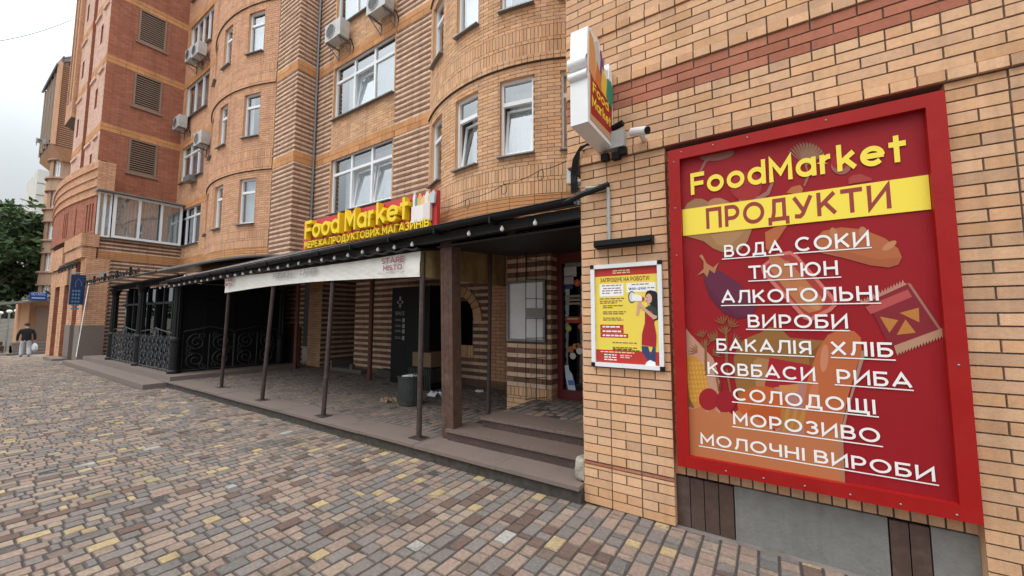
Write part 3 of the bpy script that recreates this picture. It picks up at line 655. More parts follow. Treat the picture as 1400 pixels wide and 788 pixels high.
brick_wall(mb, flat_y(3.3), -28.6, -24.9, seq(3.0, ('aA', 3.75))); brick_wall(mb, flat_x(-24.9), 3.3, 3.6, seq(3.0, ('aA', 3.75)))
mb.build('parapet', BM, B2)
# ground floor piers
mb = MB(); gp = MB()
brick_wall(mb, flat_y(3.95), -28.6, -21.9, fill(-.2, 4.9, 'QR')); brick_wall(mb, flat_y(3.6), -31.4, -28.6, fill(4.3, 7.9, 'QR'))
for i, (a, b) in enumerate(((-22.45, -21.6), (-24.3, -23.3), (-26.3, -25.3), (-28.4, -27.4))):
    z0 = 1.32 if i < 2 else gz(a)-.05
    brick_wall(mb, flat_y(3.3), a, b, fill(z0, 3.9, 'aA')); brick_wall(mb, flat_x(b), 3.3, 3.95, fill(z0, 3.9, 'aA' if i == 0 else 'r'))  # side faces of the farther piers coloured darker red, as shaded
    if i < 2: gp = MB(); gp.box(a-.03, b+.03, 3.27, 3.94, gz(a)-.05, 1.33); gp.build('pier_base', granite2, B2)
mb.build('pier', BM, B2)
# wall below and beside the glazed balcony
mb = MB()
brick_wall(mb, flat_x(-21.9), 3.62, 6.2, seq(.2, ('KB', 3.95), ('o', 4.25), ('KB', 4.80)))
brick_wall(mb, flat_y(6.19), -21.9, -19.0, seq(3.0, ('KB', 3.95), ('o', 4.25), ('yY', 4.80)))
mb.build('wall', BM, B2, label='striped brick wall under the white glazed balcony')
bl = MB(); bl.box(-22.94, -21.86, 3.5, 6.18, 4.80, 4.815); bl.build('balcony_floor', tin, B2)
window(B2, (-21.88, 3.95, 4.83), PY, PX, 2.2, 1.78, [1.05, .95, .95], 0, (), 'g', sill=True, fr=.09, label='white glazed balcony front with three wide panes', depth_room=.9)
window(B2, (-21.98, 3.52, 4.83), PY, PX, .40, 1.78, [1, 1], 0, (), 'w', sill=True, depth_room=.5)
rb = MB(); rb.hexa([(-23, 3.45, 6.66), (-21.6, 3.45, 6.62), (-21.6, 6.2, 6.62), (-23, 6.2, 6.66), (-23, 3.45, 6.78), (-21.6, 3.45, 6.66), (-21.6, 6.2, 6.66), (-23, 6.2, 6.78)]); rb.build('balcony_roof', greyroof, B2)

# ================================================================== BUILDING 3: far building with round bay and boxed top
B3 = thing('apartment_building', (-57, 8, -1.2), 'distant brick building with a slim round bay and an overhanging boxed top floor', 'building')
def far_bay(parent, xc, yc, rad, z0, z1):
    mb = MB(); wn = MB(); gl = MB(); n = 28; fm = arc(xc, yc, rad)
    z = z0; kf = 0
    while z < z1:
        for (a, b, d, c) in ((0, 1.05, .10, PAL['a'][1]), (1.05, 1.2, .28, PAL['a'][0]), (1.2, 2.95, 0, PAL['a'][2]), (2.95, 3.1, .2, PAL['a'][0])):
            for i in range(n):
                u0 = rad*(-1.9+3.8*i/n); u1 = rad*(-1.9+3.8*(i+1)/n)
                if d == 0 and i % 7 in (3, 4, 5):
                    wn.fbox(fm, u0, u1, z+a, z+b, -.25, -.2, 1)
                    wn.fbox(fm, u0, u0+.08, z+a, z+b, -.2, -.14); wn.fbox(fm, u1-.08, u1, z+a, z+b, -.2, -.14); wn.fbox(fm, u0, u1, z+a+1.1, z+a+1.2, -.2, -.14); wn.fbox(fm, u0, u1, z+a, z+a+.1, -.2, -.1)
                    if i % 7 == 3: mb.face([fm(u0, z+a, 0), fm(u0, z+b, 0), fm(u0, z+b, -.3), fm(u0, z+a, -.3)], 0, c)
                    elif i % 7 == 5: mb.face([fm(u1, z+a, 0), fm(u1, z+a, -.3), fm(u1, z+b, -.3), fm(u1, z+b, 0)], 0, c)
                else: mb.fbox(fm, u0, u1, z+a, z+b, -.3, d, 0, tuple(.5*x+.11*(1.25, 1.0, .85)[i_] for i_, x in enumerate(c)))
        z += 3.1; kf += 1
    mb.build('round_bay', brick, parent); wn.build('window', [pvc, dark_pane], parent)
far_bay(B3, -59, 7.75, 1.75, -1.3, 17.3)
mb = MB(); mb.box(-75, -58, 7.4, 16, -2, 19, 0, PAL['a'][2]); mb.box(-58, -56.6, 9, 16, -2, 19, 0, PAL['a'][1]); mb.build('wall', brick, B3)
mb = MB(); mb.box(-64, -56, 5.75, 12, 18.0, 26.2, 0, PAL['b'][1])
for i in range(40): mb.box(-55.99, -55.93, 5.75, 12, 18.1+i*.2, 18.17+i*.2, 0, tuple(.72*x for x in PAL['a'][0]))
mb.hexa([(-63, 6.5, 17.0), (-57, 6.5, 17.0), (-57, 12, 17.0), (-63, 12, 17.0), (-64, 5.75, 17.99), (-56, 5.75, 17.99), (-56, 12, 17.99), (-64, 12, 17.99)], 0, PAL['a'][0])
mb.box(-56.0, -55.7, 5.55, 5.85, 18, 26.2, 0, PAL['a'][3])
mb.build('boxed_top', brick, B3)
wn = MB()
for i in range(4): wn.box(-63.5+i*1.9, -62.4+i*1.9, 5.65, 5.73, 18.8, 25.6, 1); wn.box(-63.5+i*1.9-.15, -63.5+i*1.9, 5.6, 5.74, 18.5, 25.8, 0)
wn.build('window', [mat('far_trim', (.42, .29, .19), .8), mat('far_shutter', (.16, .11, .08), .7)], B3)
rc = MB()
for i in range(7): x = -64+i*1.35; rc.tube([(x, 7.3, 27.3), (x, 6.5, 27.2), (x, 5.85, 26.7), (x, 5.5, 25.8)], .1, 5)
for (y, z) in ((7.3, 27.3), (6.5, 27.2), (5.85, 26.7), (5.5, 25.8)): rc.tube([(-64.2, y, z), (-55.6, y, z)], .09, 5)
rc.build('roof_canopy', tin, B3); gr = MB()
for (a, b) in (((7.3, 27.28), (6.5, 27.18)), ((6.5, 27.18), (5.85, 26.68)), ((5.85, 26.68), (5.5, 25.78))): gr.face([(-64, a[0], a[1]), (-55.8, a[0], a[1]), (-55.8, b[0], b[1]), (-64, b[0], b[1])])
gr.build('roof_glass', whitepl, B3)
# notary entrance in front of it
B4 = thing('entrance_porch', (-37, 4, gz(-37)), 'small shop porch with slanting roof above a dark door beyond the walking person', 'porch')
mb = MB(); mb.box(-42, -37, 3.4, 8, -.6, 2.7, 0, PAL['a'][2]); mb.box(-36.98, -36.7, 3.2, 3.5, -.6, 2.5, 0, PAL['a'][0]); mb.build('wall', brick, B4)
d = MB(); d.box(-37.0, -36.9, 3.75, 4.9, .1, 2.3); d.build('door', louver_m, B4)
rp = MB(); rp.hexa([(-41, 2.0, 2.3), (-36.0, 2.0, 2.3), (-36.0, 5, 2.75), (-41, 5, 2.75), (-41, 2.0, 2.42), (-36.0, 2.0, 2.42), (-36.0, 5, 2.87), (-41, 5, 2.87)]); rp.build('roof', greyroof, B4)
st = MB()
for i in range(5): st.box(-36.9, -35.6+.0-.28*i+.9, 2.9, 5.0, -.8, -.5+.17*i+.0)
st.build('steps', granite2, B4)
# pale tower far behind
B5 = thing('tower_block', (-150, 14, -2), 'pale concrete tower block far behind the trees', 'building')
mb = MB(); mb.box(-170, -150, 13.4, 30, -3, 38.5); mb.build('wall', panelm, B5)
sm = MB()
for i in range(12): sm.box(-149.99, -149.9, 13.4, 30, 2+i*3, 2.15+i*3)
sm.build('panel_joints', concrete, B5)
# ================================================================== SHOP CANOPY, AWNING
CP = thing('canopy', (-6, 3.3, 0), 'long dark lean-to canopy with black gutter and wooden post over the shop entrance', 'canopy')
r = MB(); xa, xb = -12.6, -1.43
def EZ(x): return 2.66+(x+1.4)*.0165            # eave height falls gently to the far end
r.hexa([(xa, 3.30, EZ(xa)), (xb, 3.30, EZ(xb)), (xb, 6.05, 3.52), (xa, 6.05, 3.52), (xa, 3.30, EZ(xa)+.04), (xb, 3.30, EZ(xb)+.04), (xb, 6.05, 3.56), (xa, 6.05, 3.56)])
for i in range(36):
    x = xa+.1+i*.31; z0, z1 = EZ(x)+.04, 3.56
    r.hexa([(x, 3.28, z0), (x+.05, 3.28, z0), (x+.05, 6.0, z1), (x, 6.0, z1), (x, 3.28, z0+.035), (x+.05, 3.28, z0+.035), (x+.05, 6.0, z1+.035), (x, 6.0, z1+.035)])
r.build('roof', greyroof, CP)
r = MB(); r.hexa([(xa, 3.34, EZ(xa)-.11), (xb, 3.34, EZ(xb)-.11), (xb, 3.42, EZ(xb)-.11), (xa, 3.42, EZ(xa)-.11), (xa, 3.34, EZ(xa)-.004), (xb, 3.34, EZ(xb)-.004), (xb, 3.42, EZ(xb)-.004), (xa, 3.42, EZ(xa)-.004)])
for x in np.arange(-12.2, -1.5, .9): r.hexa([(x, 3.43, EZ(x)-.12), (x+.07, 3.43, EZ(x)-.12), (x+.07, 5.9, 3.36), (x, 5.9, 3.36), (x, 3.43, EZ(x)-.01), (x+.07, 3.43, EZ(x)-.01), (x+.07, 5.9, 3.46), (x, 5.9, 3.46)])
r.build('beam', roofm, CP)
r = MB(); r.hexa([(-3.4, 3.45, EZ(-3)-.16), (-1.43, 3.45, EZ(-2)-.16), (-1.43, 5.44, 2.62), (-3.4, 5.44, 2.62), (-3.4, 3.45, EZ(-3)-.14), (-1.43, 3.45, EZ(-2)-.14), (-1.43, 5.44, 2.64), (-3.4, 5.44, 2.64)]); r.build('soffit', roofm, CP)
gt = MB(); n = 9
for (x0, x1) in ((-12.6, -6.0), (-6.0, -1.45)):
    for i in range(n):
        a0, a1 = math.pi*(1+i/n), math.pi*(1+(i+1)/n); q = lambda x, a, rr: (x, 3.24+rr*math.cos(a), EZ(x)+.045+rr*math.sin(a))
        gt.face([q(x0, a0, .055), q(x1, a0, .055), q(x1, a1, .055), q(x0, a1, .055)]); gt.face([q(x0, a0, .050), q(x0, a1, .050), q(x1, a1, .050), q(x1, a0, .050)])
gt.tube([(-12.6, 3.185, EZ(-12.6)+.047), (-1.45, 3.185, EZ(-1.45)+.047)], .008, 6)
for x in np.arange(-12.0, -1.6, .8): gt.fbox(lambda u, v, d: (u, 3.30-d, v), x, x+.02, EZ(x)-.02, EZ(x)+.05, -.02, .118)
gt.tube([(-1.62, 3.24, EZ(-1.6)+.03), (-1.5, 3.2, EZ(-1.5)+.02), (-1.36, 3.2, EZ(-1.4)+.06), (-1.2, 3.26, 2.77), (-1.15, 3.30, 2.80)], .028, 8)
gt.v = [(x, y, z-.03 if x < -1.7 else z) for x, y, z in gt.v]; gt.build('gutter', black, CP)
wp = MB(); wp.hexa([(-3.40, 3.60, .152), (-3.22, 3.60, .152), (-3.22, 3.76, .152), (-3.40, 3.76, .152), (-3.37, 3.48, 2.64), (-3.18, 3.48, 2.64), (-3.18, 3.64, 2.64), (-3.37, 3.64, 2.64)])
wp2 = MB()
fmw = lambda u, v, d: (-3.40+u+.03*(v-.152)/2.5, 3.60-.12*(v-.152)/2.5-d, v)
wp2.fbox(fmw, 0, .185, .152, EZ(-3.3)-.02, -.16, 0); wp2.fbox(fmw, .045, .05, .3, 2.4, 0, .002, 0); wp2.fbox(fmw, .12, .124, .9, 2.6, 0, .002, 0)
wp2.build('wooden_post', wood, CP, label='thick weathered reddish wooden post')
for i, (x, y) in enumerate([(-8.0, 5.96), (-11.52, 6.04)]):
    q = MB(); q.tube([(x, y, .15), (x, y, 3.1)], .055, 10); q.build('pole', rust, CP)

AW = thing('awning', (-6.5, 3.4, .15), 'terrace awning with white printed valance on four thin leaning brown poles', 'awning')
AX0, AX1 = -9.36, -3.63
v = MB(); nx, nz_ = 90, 6
def vd(x, z): return .004*math.sin(x*9)+.006*math.sin(x*3.1+1)+.0025*math.sin(x*21+z*9)+.006*math.sin(z*.8+x*1.7)
G = [[(AX0+(AX1-AX0)*i/nx, 3.40-vd(AX0+(AX1-AX0)*i/nx, j), 2.125+.06*math.sin(math.pi*i/nx)*(1-j/nz_)+.325*j/nz_*(1-.1*math.sin(math.pi*i/nx))) for j in range(nz_+1)] for i in range(nx+1)]
for i in range(nx):
    for j in range(nz_): v.face([G[i][j], G[i+1][j], G[i+1][j+1], G[i][j+1]])
v.build('valance', fabric, AW, smooth=True)
sv = MB(); n = 30
for i in range(n):
    for j in range(4):
        def q(a, b): y = 3.40+1.9*a/n; top = 2.45+.34*a/n; z = 2.13+(top-2.13)*b/4; return (-3.625+.012*math.sin(y*9+b)+.008*math.sin(y*23), y, z)
        sv.face([q(i, j), q(i+1, j), q(i+1, j+1), q(i, j+1)])
sv.build('side_curtain', fabric2, AW, smooth=True, label='yellowed side curtain of the awning')
rs = MB(); n = 120
for i in range(n):
    x0 = AX0-.05+(AX1-AX0+.1)*i/n; x1 = AX0-.05+(AX1-AX0+.1)*(i+1)/n; w0, w1 = .014*math.sin(i*1.05), .014*math.sin((i+1)*1.05)
    P4 = lambda x, w_, y, z: (x, y, z+w_)
    rs.face([P4(x0, w0, 3.30, 2.458), P4(x1, w1, 3.30, 2.458), P4(x1, w1, 5.5, 2.83), P4(x0, w0, 5.5, 2.83)]); rs.face([P4(x0, w0, 3.30, 2.48), P4(x0, w0, 5.5, 2.85), P4(x1, w1, 5.5, 2.85), P4(x1, w1, 3.30, 2.48)])
    rs.face([P4(x0, w0, 3.30, 2.458), P4(x0, w0, 3.30, 2.48), P4(x1, w1, 3.30, 2.48), P4(x1, w1, 3.30, 2.458)])
rs.build('roof_sheet', roofm, AW)
fr = MB()
for y, z in ((3.43, 2.43), (5.3, 2.78)): fr.tube([(AX0, y, z), (AX1, y, z)], .02, 6)
for x in (-9.3, -7.4, -5.57, -3.66): fr.tube([(x, 3.43, 2.43), (x, 5.3, 2.78)], .02, 6)
fr.build('frame', brownmetal, AW)
for (xb_, yb, xt) in ((-9.69, 3.57, -9.28), (-7.59, 3.43, -7.42), (-5.62, 3.40, -5.585), (-3.62, 3.43, -3.645)):
    q = MB(); q.tube([(xb_, yb, .152), (xt, 3.46, 2.44)], .033, 10); po = q.build('pole', brownmetal, AW)
    q = MB(); q.box(xb_-.11, xb_+.11, yb-.08, yb+.08, .1525, .160); q.build('base_plate', brownmetal, po)
q = MB(); q.tube([(-3.42, 4.57, .15), (-3.5, 4.7, 2.6)], .03, 10); q.build('pole', brownmetal, AW)
greyprint = mat('grey_print', (.36, .35, .34), .8); pinkprint = mat('faded_red_print', (.30, .10, .11), .8)
text_part('lettering', 'STARE', pinkprint, AW, (-4.32, 3.355, 2.33), PX, PZ, NY, .44, .075, .003, .03)
text_part('lettering', 'MISTO', pinkprint, AW, (-4.28, 3.355, 2.235), PX, PZ, NY, .37, .07, .003, .03)
text_part('lettering', 'STARE', pinkprint, AW, (-9.27, 3.355, 2.34), PX, PZ, NY, .40, .07, .003, .03)
text_part('lettering', 'MISTO', pinkprint, AW, (-9.25, 3.355, 2.25), PX, PZ, NY, .36, .06, .003, .03)
text_part('lettering', 'PREMIUM', greyprint, AW, (-7.25, 3.352, 2.30), PX, PZ, NY, .62, .085, .003, .0)
text_part('lettering', 'LAGER', greyprint, AW, (-6.35, 3.352, 2.31), PX, PZ, NY, .46, .085, .003, .02)
q = MB()
for i in range(10): q.tube([(-4.4+i*.055, 3.352, 2.205+.01*math.sin(i*2)), (-4.35+i*.055, 3.352, 2.2+.012*math.sin(i*2+1.4))], .003, 4)
q.build('ornament', greyprint, AW)

SL = thing('string_lights', (-7, 3.3, 2.5), 'string of round white bulbs hanging under the canopy eave', 'string lights')
wr = MB(); pts = []
def sz(x): return EZ(x)-.075-.02*abs(math.sin((x+1.4)*2.0))
xs_ = list(np.arange(-12.9, -3.5, .33))+[-2.75, -2.3, -1.9]
wr.tube([(x, 3.29, sz(x)+.03) for x in xs_], .006, 5); wr.build('wire', black, SL)
bl0 = None
for x in xs_:
    if bl0 is None:
        b = MB(); b.lathe([(.008, .025), (.009, .016), (.018, .004), (.023, -.012), (.018, -.028), (.005, -.035)][::-1], 0, 0, 10); bl0 = b.build('bulb', bulbm, SL, smooth=True); me = bl0.data
        base0 = bl0
    else: bl0 = base0.copy(); COL.objects.link(bl0); bl0.parent = SL; bl0.matrix_parent_inverse = base0.matrix_parent_inverse.copy()
    bl0.location = (x, 3.29, sz(x))

# ================================================================== ROOF SIGN
SG = thing('shop_sign', (-8.3, 5.8, 3.5), 'long red shop sign with raised yellow letters standing on the canopy roof', 'sign')
YB = 5.80
a = aty(414, 346, YB); b = aty(597, 305, YB); tz = aty(597.5, 259.5, YB).z
q = MB(); q.box(a.x, b.x, YB, YB+.10, 3.47, tz); q.build('board', signred, SG)
q = MB()
for x in np.arange(a.x+.3, b.x, 1.2): q.box(x, x+.05, YB+.1, YB+.5, 3.5, 3.55)
q.build('bracket', black, SG)
p0 = aty(416, 327.7, YB-.17); p1 = aty(557, 302, YB-.17)
zc = aty(416.2, 303.3, YB-.17).z-p0.z
text_part('lettering', 'Food Market', yellowpl, SG, (p0.x, YB-.02, p0.z), PX, PZ, NY, p1.x-p0.x, zc*1.0, .15, .028)
p0 = aty(415.6, 341, YB-.1); p1 = aty(586, 314.7, YB-.1); zc = p0.z
text_part('lettering', 'МЕРЕЖА ПРОДУКТОВИХ МАГАЗИНІВ', yellowpl, SG, (p0.x, YB-.02, 3.525), PX, PZ, NY, p1.x-p0.x, aty(415.6, 331.8, YB-.1).z-p0.z, .08, .03)
q = MB(); YG = YB-.08; Lx = aty(563, 300, YG).x; Rx = aty(588, 300, YG).x; zb_, zm = aty(575, 303, YG).z, aty(575, 281, YG).z; zt_ = aty(575, 264, YG).z
fmS = flat_y(YB-.02)
q.fbox(fmS, Lx, Rx-.18, zb_, zm, 0, .08, 0, (.80, .74, .70)); q.fbox(fmS, Rx-.18, Rx, zb_, zm+.03, 0, .075, 0, (.70, .62, .58))
for k_, (u, w_, h, c) in enumerate(((.03, .13, .75, (.10, .36, .25)), (.14, .1, 1.05, (.70, .40, .15)), (.25, .12, .8, (.75, .48, .22)), (.37, .1, 1.1, (.72, .70, .66)), (.47, .12, .9, (.62, .50, .35)), (.02, .05, 1.2, (.75, .75, .78)), (.56, .1, 1.0, (.5, .55, .58)))):
    q.prism([(Lx+u, zm), (Lx+u+w_, zm), (Lx+u+w_*1.2, zm+(zt_-zm)*h*.7), (Lx+u+w_*.6, zm+(zt_-zm)*h), (Lx+u-w_*.1, zm+(zt_-zm)*h*.6)], fmS, .01, .03+.005*k_, 0, c)
q.build('bag_emblem', printm, SG)

# ================================================================== BIG POSTER
BP = thing('poster_board', (.14, 3.3, .45), 'big red framed grocery poster with yellow band on the brick wall', 'poster')
YFm = 3.25
x0, x1 = aty(913, 207, YFm).x, aty(1288, 126, YFm).x+.012; z0, z1 = aty(926, 637, YFm).z, aty(913, 207, YFm).z
fm = flat_y(3.318); fw = .085; dF = .068
q = MB()
i0, i1, k0, k1 = x0+fw, x1-fw, z0+fw, z1-fw
for (P4) in ([(x0, z0), (x1, z0), (i1, k0), (i0, k0)], [(i0, k1), (i1, k1), (x1, z1), (x0, z1)], [(x0, z0), (i0, k0), (i0, k1), (x0, z1)], [(i1, k0), (x1, z0), (x1, z1), (i1, k1)]):
    g_ = .0008; cx = sum(p[0] for p in P4)/4; cz = sum(p[1] for p in P4)/4
    q.prism(P4, fm, -.08, dF)
q.build('frame', redmetal, BP)
q = MB()
for i in range(7):
    for (u, v_) in ((x0+fw/2, z0+.1+i*(z1-z0-.2)/6), (x1-fw/2, z0+.1+i*(z1-z0-.2)/6), (x0+.1+i*(x1-x0-.2)/6, z0+.03), (x0+.1+i*(x1-x0-.2)/6, z1-.03)):
        if rnd.random() < .45: q.lathe([(.006, 0), (.006, .003), (.003, .005)], 0, 0, 6); n = 18; q.v[-18:] = [(u+p[0], 3.25-p[2], v_+p[1]) for p in q.v[-18:]]
q.build('screws', steel, BP)
YP = 3.30
q = MB(); N = 24
def pz(u, v): # slight sag of the stretched vinyl near its edges
    e = min(u, v, 1-u, 1-v); return YP-.004*math.exp(-e*18)*math.sin(u*40+v*31)
for i in range(N):
    for j in range(N):
        f_ = lambda a, b: (i0-.01+(i1-i0+.02)*a/N, pz(a/N, b/N), k0-.01+(k1-k0+.02)*b/N)
        q.face([f_(i, j), f_(i+1, j), f_(i+1, j+1), f_(i, j+1)])
q.build('vinyl_sheet', redvinyl, BP, smooth=True)
YA = 3.296
def art(mb, pxs, layer, c): # printed shape: outline measured on the poster plane
    c = tuple(.80*q+.20*v_ for q, v_ in zip(c, (.275, .010, .015)))
    P = [aty(x, y, YA) for x, y in pxs]; P = [(min(max(p.x, i0), i1), min(max(p.z, k0), k1)) for p in P]
    A = sum(P[i][0]*P[(i+1) % len(P)][1]-P[(i+1) % len(P)][0]*P[i][1] for i in range(len(P)))
    if A < 0: P = P[::-1]
    fmA = flat_y(YA); art.n += 1; mb.prism(P, fmA, 0, .00012*layer+.000012*art.n, 0, c)
art.n = 0
def ell(cx, cy, rx, ry, ang=0, n=22, f=None):
    o = []
    for i in range(n):
        t_ = 2*math.pi*i/n; a_, b_ = rx*math.cos(t_), ry*math.sin(t_); o.append((cx+a_*math.cos(ang)-b_*math.sin(ang), cy+a_*math.sin(ang)+b_*math.cos(ang)))
    return o
A = MB()
tan, tan2, org, dor = (.42, .24, .09), (.36, .2, .08), (.46, .16, .06), (.38, .12, .045)
# grey onion leaves and dill near the title
art(A, ell(980, 212, 24, 8, -.15), 1, (.22, .11, .09)); art(A, [(955, 236), (963, 220), (972, 213), (974, 215), (966, 222), (958, 238)], 1, (.30, .13, .12))
art(A, [(1010, 273), (1030, 272), (1048, 262), (1055, 248), (1056, 240), (1058, 250), (1052, 266), (1034, 277), (1012, 278)], 1, (.32, .16, .14))
art(A, ell(1020, 255, 22, 20), 1, (.33, .03, .03)); art(A, ell(1150, 226, 14, 13, 0), 1, (.30, .13, .11)); art(A, ell(1148, 221, 12, 11), 2, (.34, .02, .025))
for i in range(13):
    a_ = -2.5+i*.16; art(A, [(1101, 226), (1101+30*math.cos(a_), 226+32*math.sin(a_)), (1103+28*math.cos(a_+.05), 227+30*math.sin(a_+.05)), (1103, 227)], 2, (.26, .16, .10))
art(A, [(1098, 254), (1104, 238), (1100, 226), (1103, 226), (1107, 240), (1101, 255)], 1, (.30, .14, .11))
art(A, [(1075, 264), (1082, 256), (1094, 253), (1098, 258), (1096, 266)], 2, org); art(A, [(1046, 318), (1070, 305), (1076, 309), (1062, 330), (1050, 343), (1047, 340)], 2, (.44, .15, .05))
art(A, [(1160, 244), (1166, 240), (1176, 238), (1190, 243), (1193, 247), (1160, 252)], 1, (.36, .06, .05))
# cabbage behind the band
art(A, [(933, 290), (940, 278), (950, 272), (960, 272), (970, 277), (977, 271), (985, 271), (997, 276), (999, 282), (934, 294)], 1, (.30, .19, .09)); art(A, ell(981, 279, 13, 8), 2, (.42, .22, .12))
art(A, [(934, 322), (958, 320), (1020, 312), (1028, 314), (1022, 330), (1012, 342), (988, 345), (975, 340), (962, 330)], 1, (.33, .20, .08)); art(A, [(972, 322), (1000, 316), (1018, 316), (1005, 330), (992, 338), (980, 334)], 2, (.38, .24, .11))
# bread
art(A, [(1112, 330), (1125, 316), (1150, 311), (1180, 314), (1210, 326), (1228, 340), (1233, 352), (1228, 362), (1215, 366), (1190, 363), (1150, 352), (1122, 346)], 1, (.43, .15, .055)); art(A, [(1130, 345), (1160, 345), (1200, 355), (1231, 352), (1227, 362), (1213, 366), (1188, 362)], 2, (.36, .12, .05))
art(A, ell(1216, 336, 11, 4.5, -.55), 2, (.52, .26, .12)); art(A, ell(1140, 320, 5, 9, -.3), 2, (.46, .22, .11)); art(A, ell(1180, 318, 6, 8, -.3), 2, (.46, .22, .11))
# packaged meat
art(A, [(1040, 364), (1062, 347), (1080, 343), (1090, 349), (1142, 408), (1144, 418), (1136, 426), (1108, 440), (1098, 436), (1042, 374)], 1, (.60, .19, .15)); art(A, [(1046, 364), (1064, 351), (1080, 348), (1087, 352), (1137, 410), (1138, 417), (1132, 422), (1108, 434), (1101, 431), (1047, 372)], 2, (.36, .05, .04)); art(A, ell(1070, 367, 24, 10, .75), 3, (.44, .18, .08)); art(A, [(1050, 366), (1060, 357), (1078, 357), (1128, 412), (1122, 424), (1106, 428), (1094, 420)], 4, (.46, .19, .075)); art(A, ell(1106, 408, 21, 7, .85), 5, (.52, .25, .10))
# eggplant
art(A, [(961, 372), (970, 366), (985, 371), (1010, 387), (1028, 405), (1034, 422), (1026, 432), (1010, 436), (990, 428), (972, 408), (964, 390)], 1, (.075, .024, .055)); art(A, [(962, 380), (968, 392), (985, 412), (1005, 428), (1020, 433), (1008, 436), (988, 427), (971, 407)], 2, (.055, .018, .045)); art(A, [(953, 377), (962, 368), (962, 358), (956, 350), (960, 348), (966, 360), (975, 366), (983, 359), (979, 368), (977, 374), (970, 369), (967, 379), (962, 373)], 3, (.42, .21, .09))
# crisps bag
art(A, [(1185, 411), (1236, 386), (1245, 388), (1288, 447), (1289, 455), (1226, 477), (1212, 466)], 1, (.19, .022, .03)); art(A, [(1240, 387), (1245, 388), (1290, 452), (1284, 452)], 2, (.34, .18, .13))
T = [(1175, 411)]
for i in range(15): T += [(1178+i*4, 409-i*1.9), (1180+i*4, 413-i*1.9)]
T += [(1240, 389), (1178, 417)]; art(A, T, 2, (.46, .24, .17))
T = [(1222, 473), (1288, 449), (1291, 458)]
for i in range(16): T += [(1289-i*4.1, 463-0+i*1.6), (1287-i*4.1, 459+i*1.6)]
art(A, T, 3, (.44, .28, .17)); art(A, [(1183, 420), (1241, 396), (1247, 406), (1190, 430)], 2, (.44, .09, .085))
for t_ in ([(1203, 433), (1228, 438), (1216, 455)], [(1230, 428), (1256, 421), (1257, 441)], [(1238, 437), (1252, 455), (1226, 458)]): art(A, t_, 3, (.48, .22, .05))
# grocery bag scene
art(A, [(933, 449), (945, 458), (975, 490), (985, 520), (985, 575), (938, 560)], 1, (.50, .30, .20)); art(A, [(1005, 520), (1003, 490), (1010, 470), (1022, 462), (1040, 455), (1052, 447), (1068, 450), (1080, 462), (1128, 466), (1120, 500), (1085, 545), (1010, 545)], 1, (.25, .14, .035)); art(A, [(1030, 495), (1036, 489), (1052, 492), (1056, 560), (1035, 540)], 2, (.38, .21, .08)); art(A, [(1105, 484), (1128, 466), (1122, 500), (1108, 510)], 2, (.18, .09, .02))
art(A, [(1052, 489), (1110, 500), (1105, 560), (1040, 560)], 3, (.33, .016, .025)); art(A, [(1058, 530), (1105, 522), (1112, 600), (1060, 600)], 4, (.42, .20, .16)); art(A, [(1065, 527), (1092, 526), (1090, 536), (1068, 538)], 5, (.55, .25, .07))
art(A, [(1098, 560), (1104, 520), (1118, 478), (1132, 458), (1150, 450), (1168, 453), (1177, 462), (1178, 480), (1160, 540), (1150, 588), (1100, 600)], 5, (.47, .14, .045)); art(A, ell(1127, 490, 5.5, 19, .08), 6, (.55, .24, .13)); art(A, ell(1112, 540, 6, 20, .2), 6, (.52, .19, .09)); art(A, [(1178, 480), (1185, 478), (1160, 560), (1152, 600), (1150, 588)], 6, (.36, .24, .18))
art(A, ell(1042, 553, 34, 25), 6, (.50, .12, .025)); art(A, ell(1046, 572, 32, 16), 7, (.45, .10, .02))
for i in range(6): art(A, [(1068+i*6, 560), (1072+i*6, 556), (1075+i*5, 575), (1072+i*4, 590), (1066+i*4, 590)], 8, (.45, .24, .055) if i % 2 else (.40, .18, .05))
# corn
art(A, ell(951, 522, 16, 36, -.18), 4, (.56, .28, .035))
for i in range(6):
    for j in range(9): art(A, ell(939.5+i*4.6+j*1.1-2, 497+j*6.3, 1.7, 2.5), 5, (.64, .37, .07))
art(A, [(937, 528), (943, 545), (950, 558), (940, 556), (936, 545)], 6, (.18, .13, .03))
# dill plants and stems
for (bx, by, s_) in ((965, 480, 1), (993, 462, 1.1)):
    art(A, [(bx-1.5, by+34), (bx-2, by-10), (bx+1, by-18), (bx+2.5, by+34)], 3, (.20, .11, .04))
    for k_, (dx, dy, a0) in enumerate(((-4, -18, -1.9), (5, -14, -1.0), (-11, 2, -2.6), (9, 6, -.6), (-2, -4, -1.57))):
        for j in range(5):
            an = a0+(j-2)*.38; L = 13*s_; art(A, [(bx+dx, by+dy), (bx+dx+L*.6*math.cos(an-.12), by+dy+L*.6*math.sin(an-.12)), (bx+dx+L*math.cos(an), by+dy+L*math.sin(an)), (bx+dx+L*.6*math.cos(an+.12), by+dy+L*.6*math.sin(an+.12))], 4, (.23, .12, .045))
for (a_, b_) in ((976, 982), (992, 997)): art(A, [(a_, 505), (a_+3, 505), (b_+4, 540), (b_+1, 540)], 5, (.22, .12, .04))
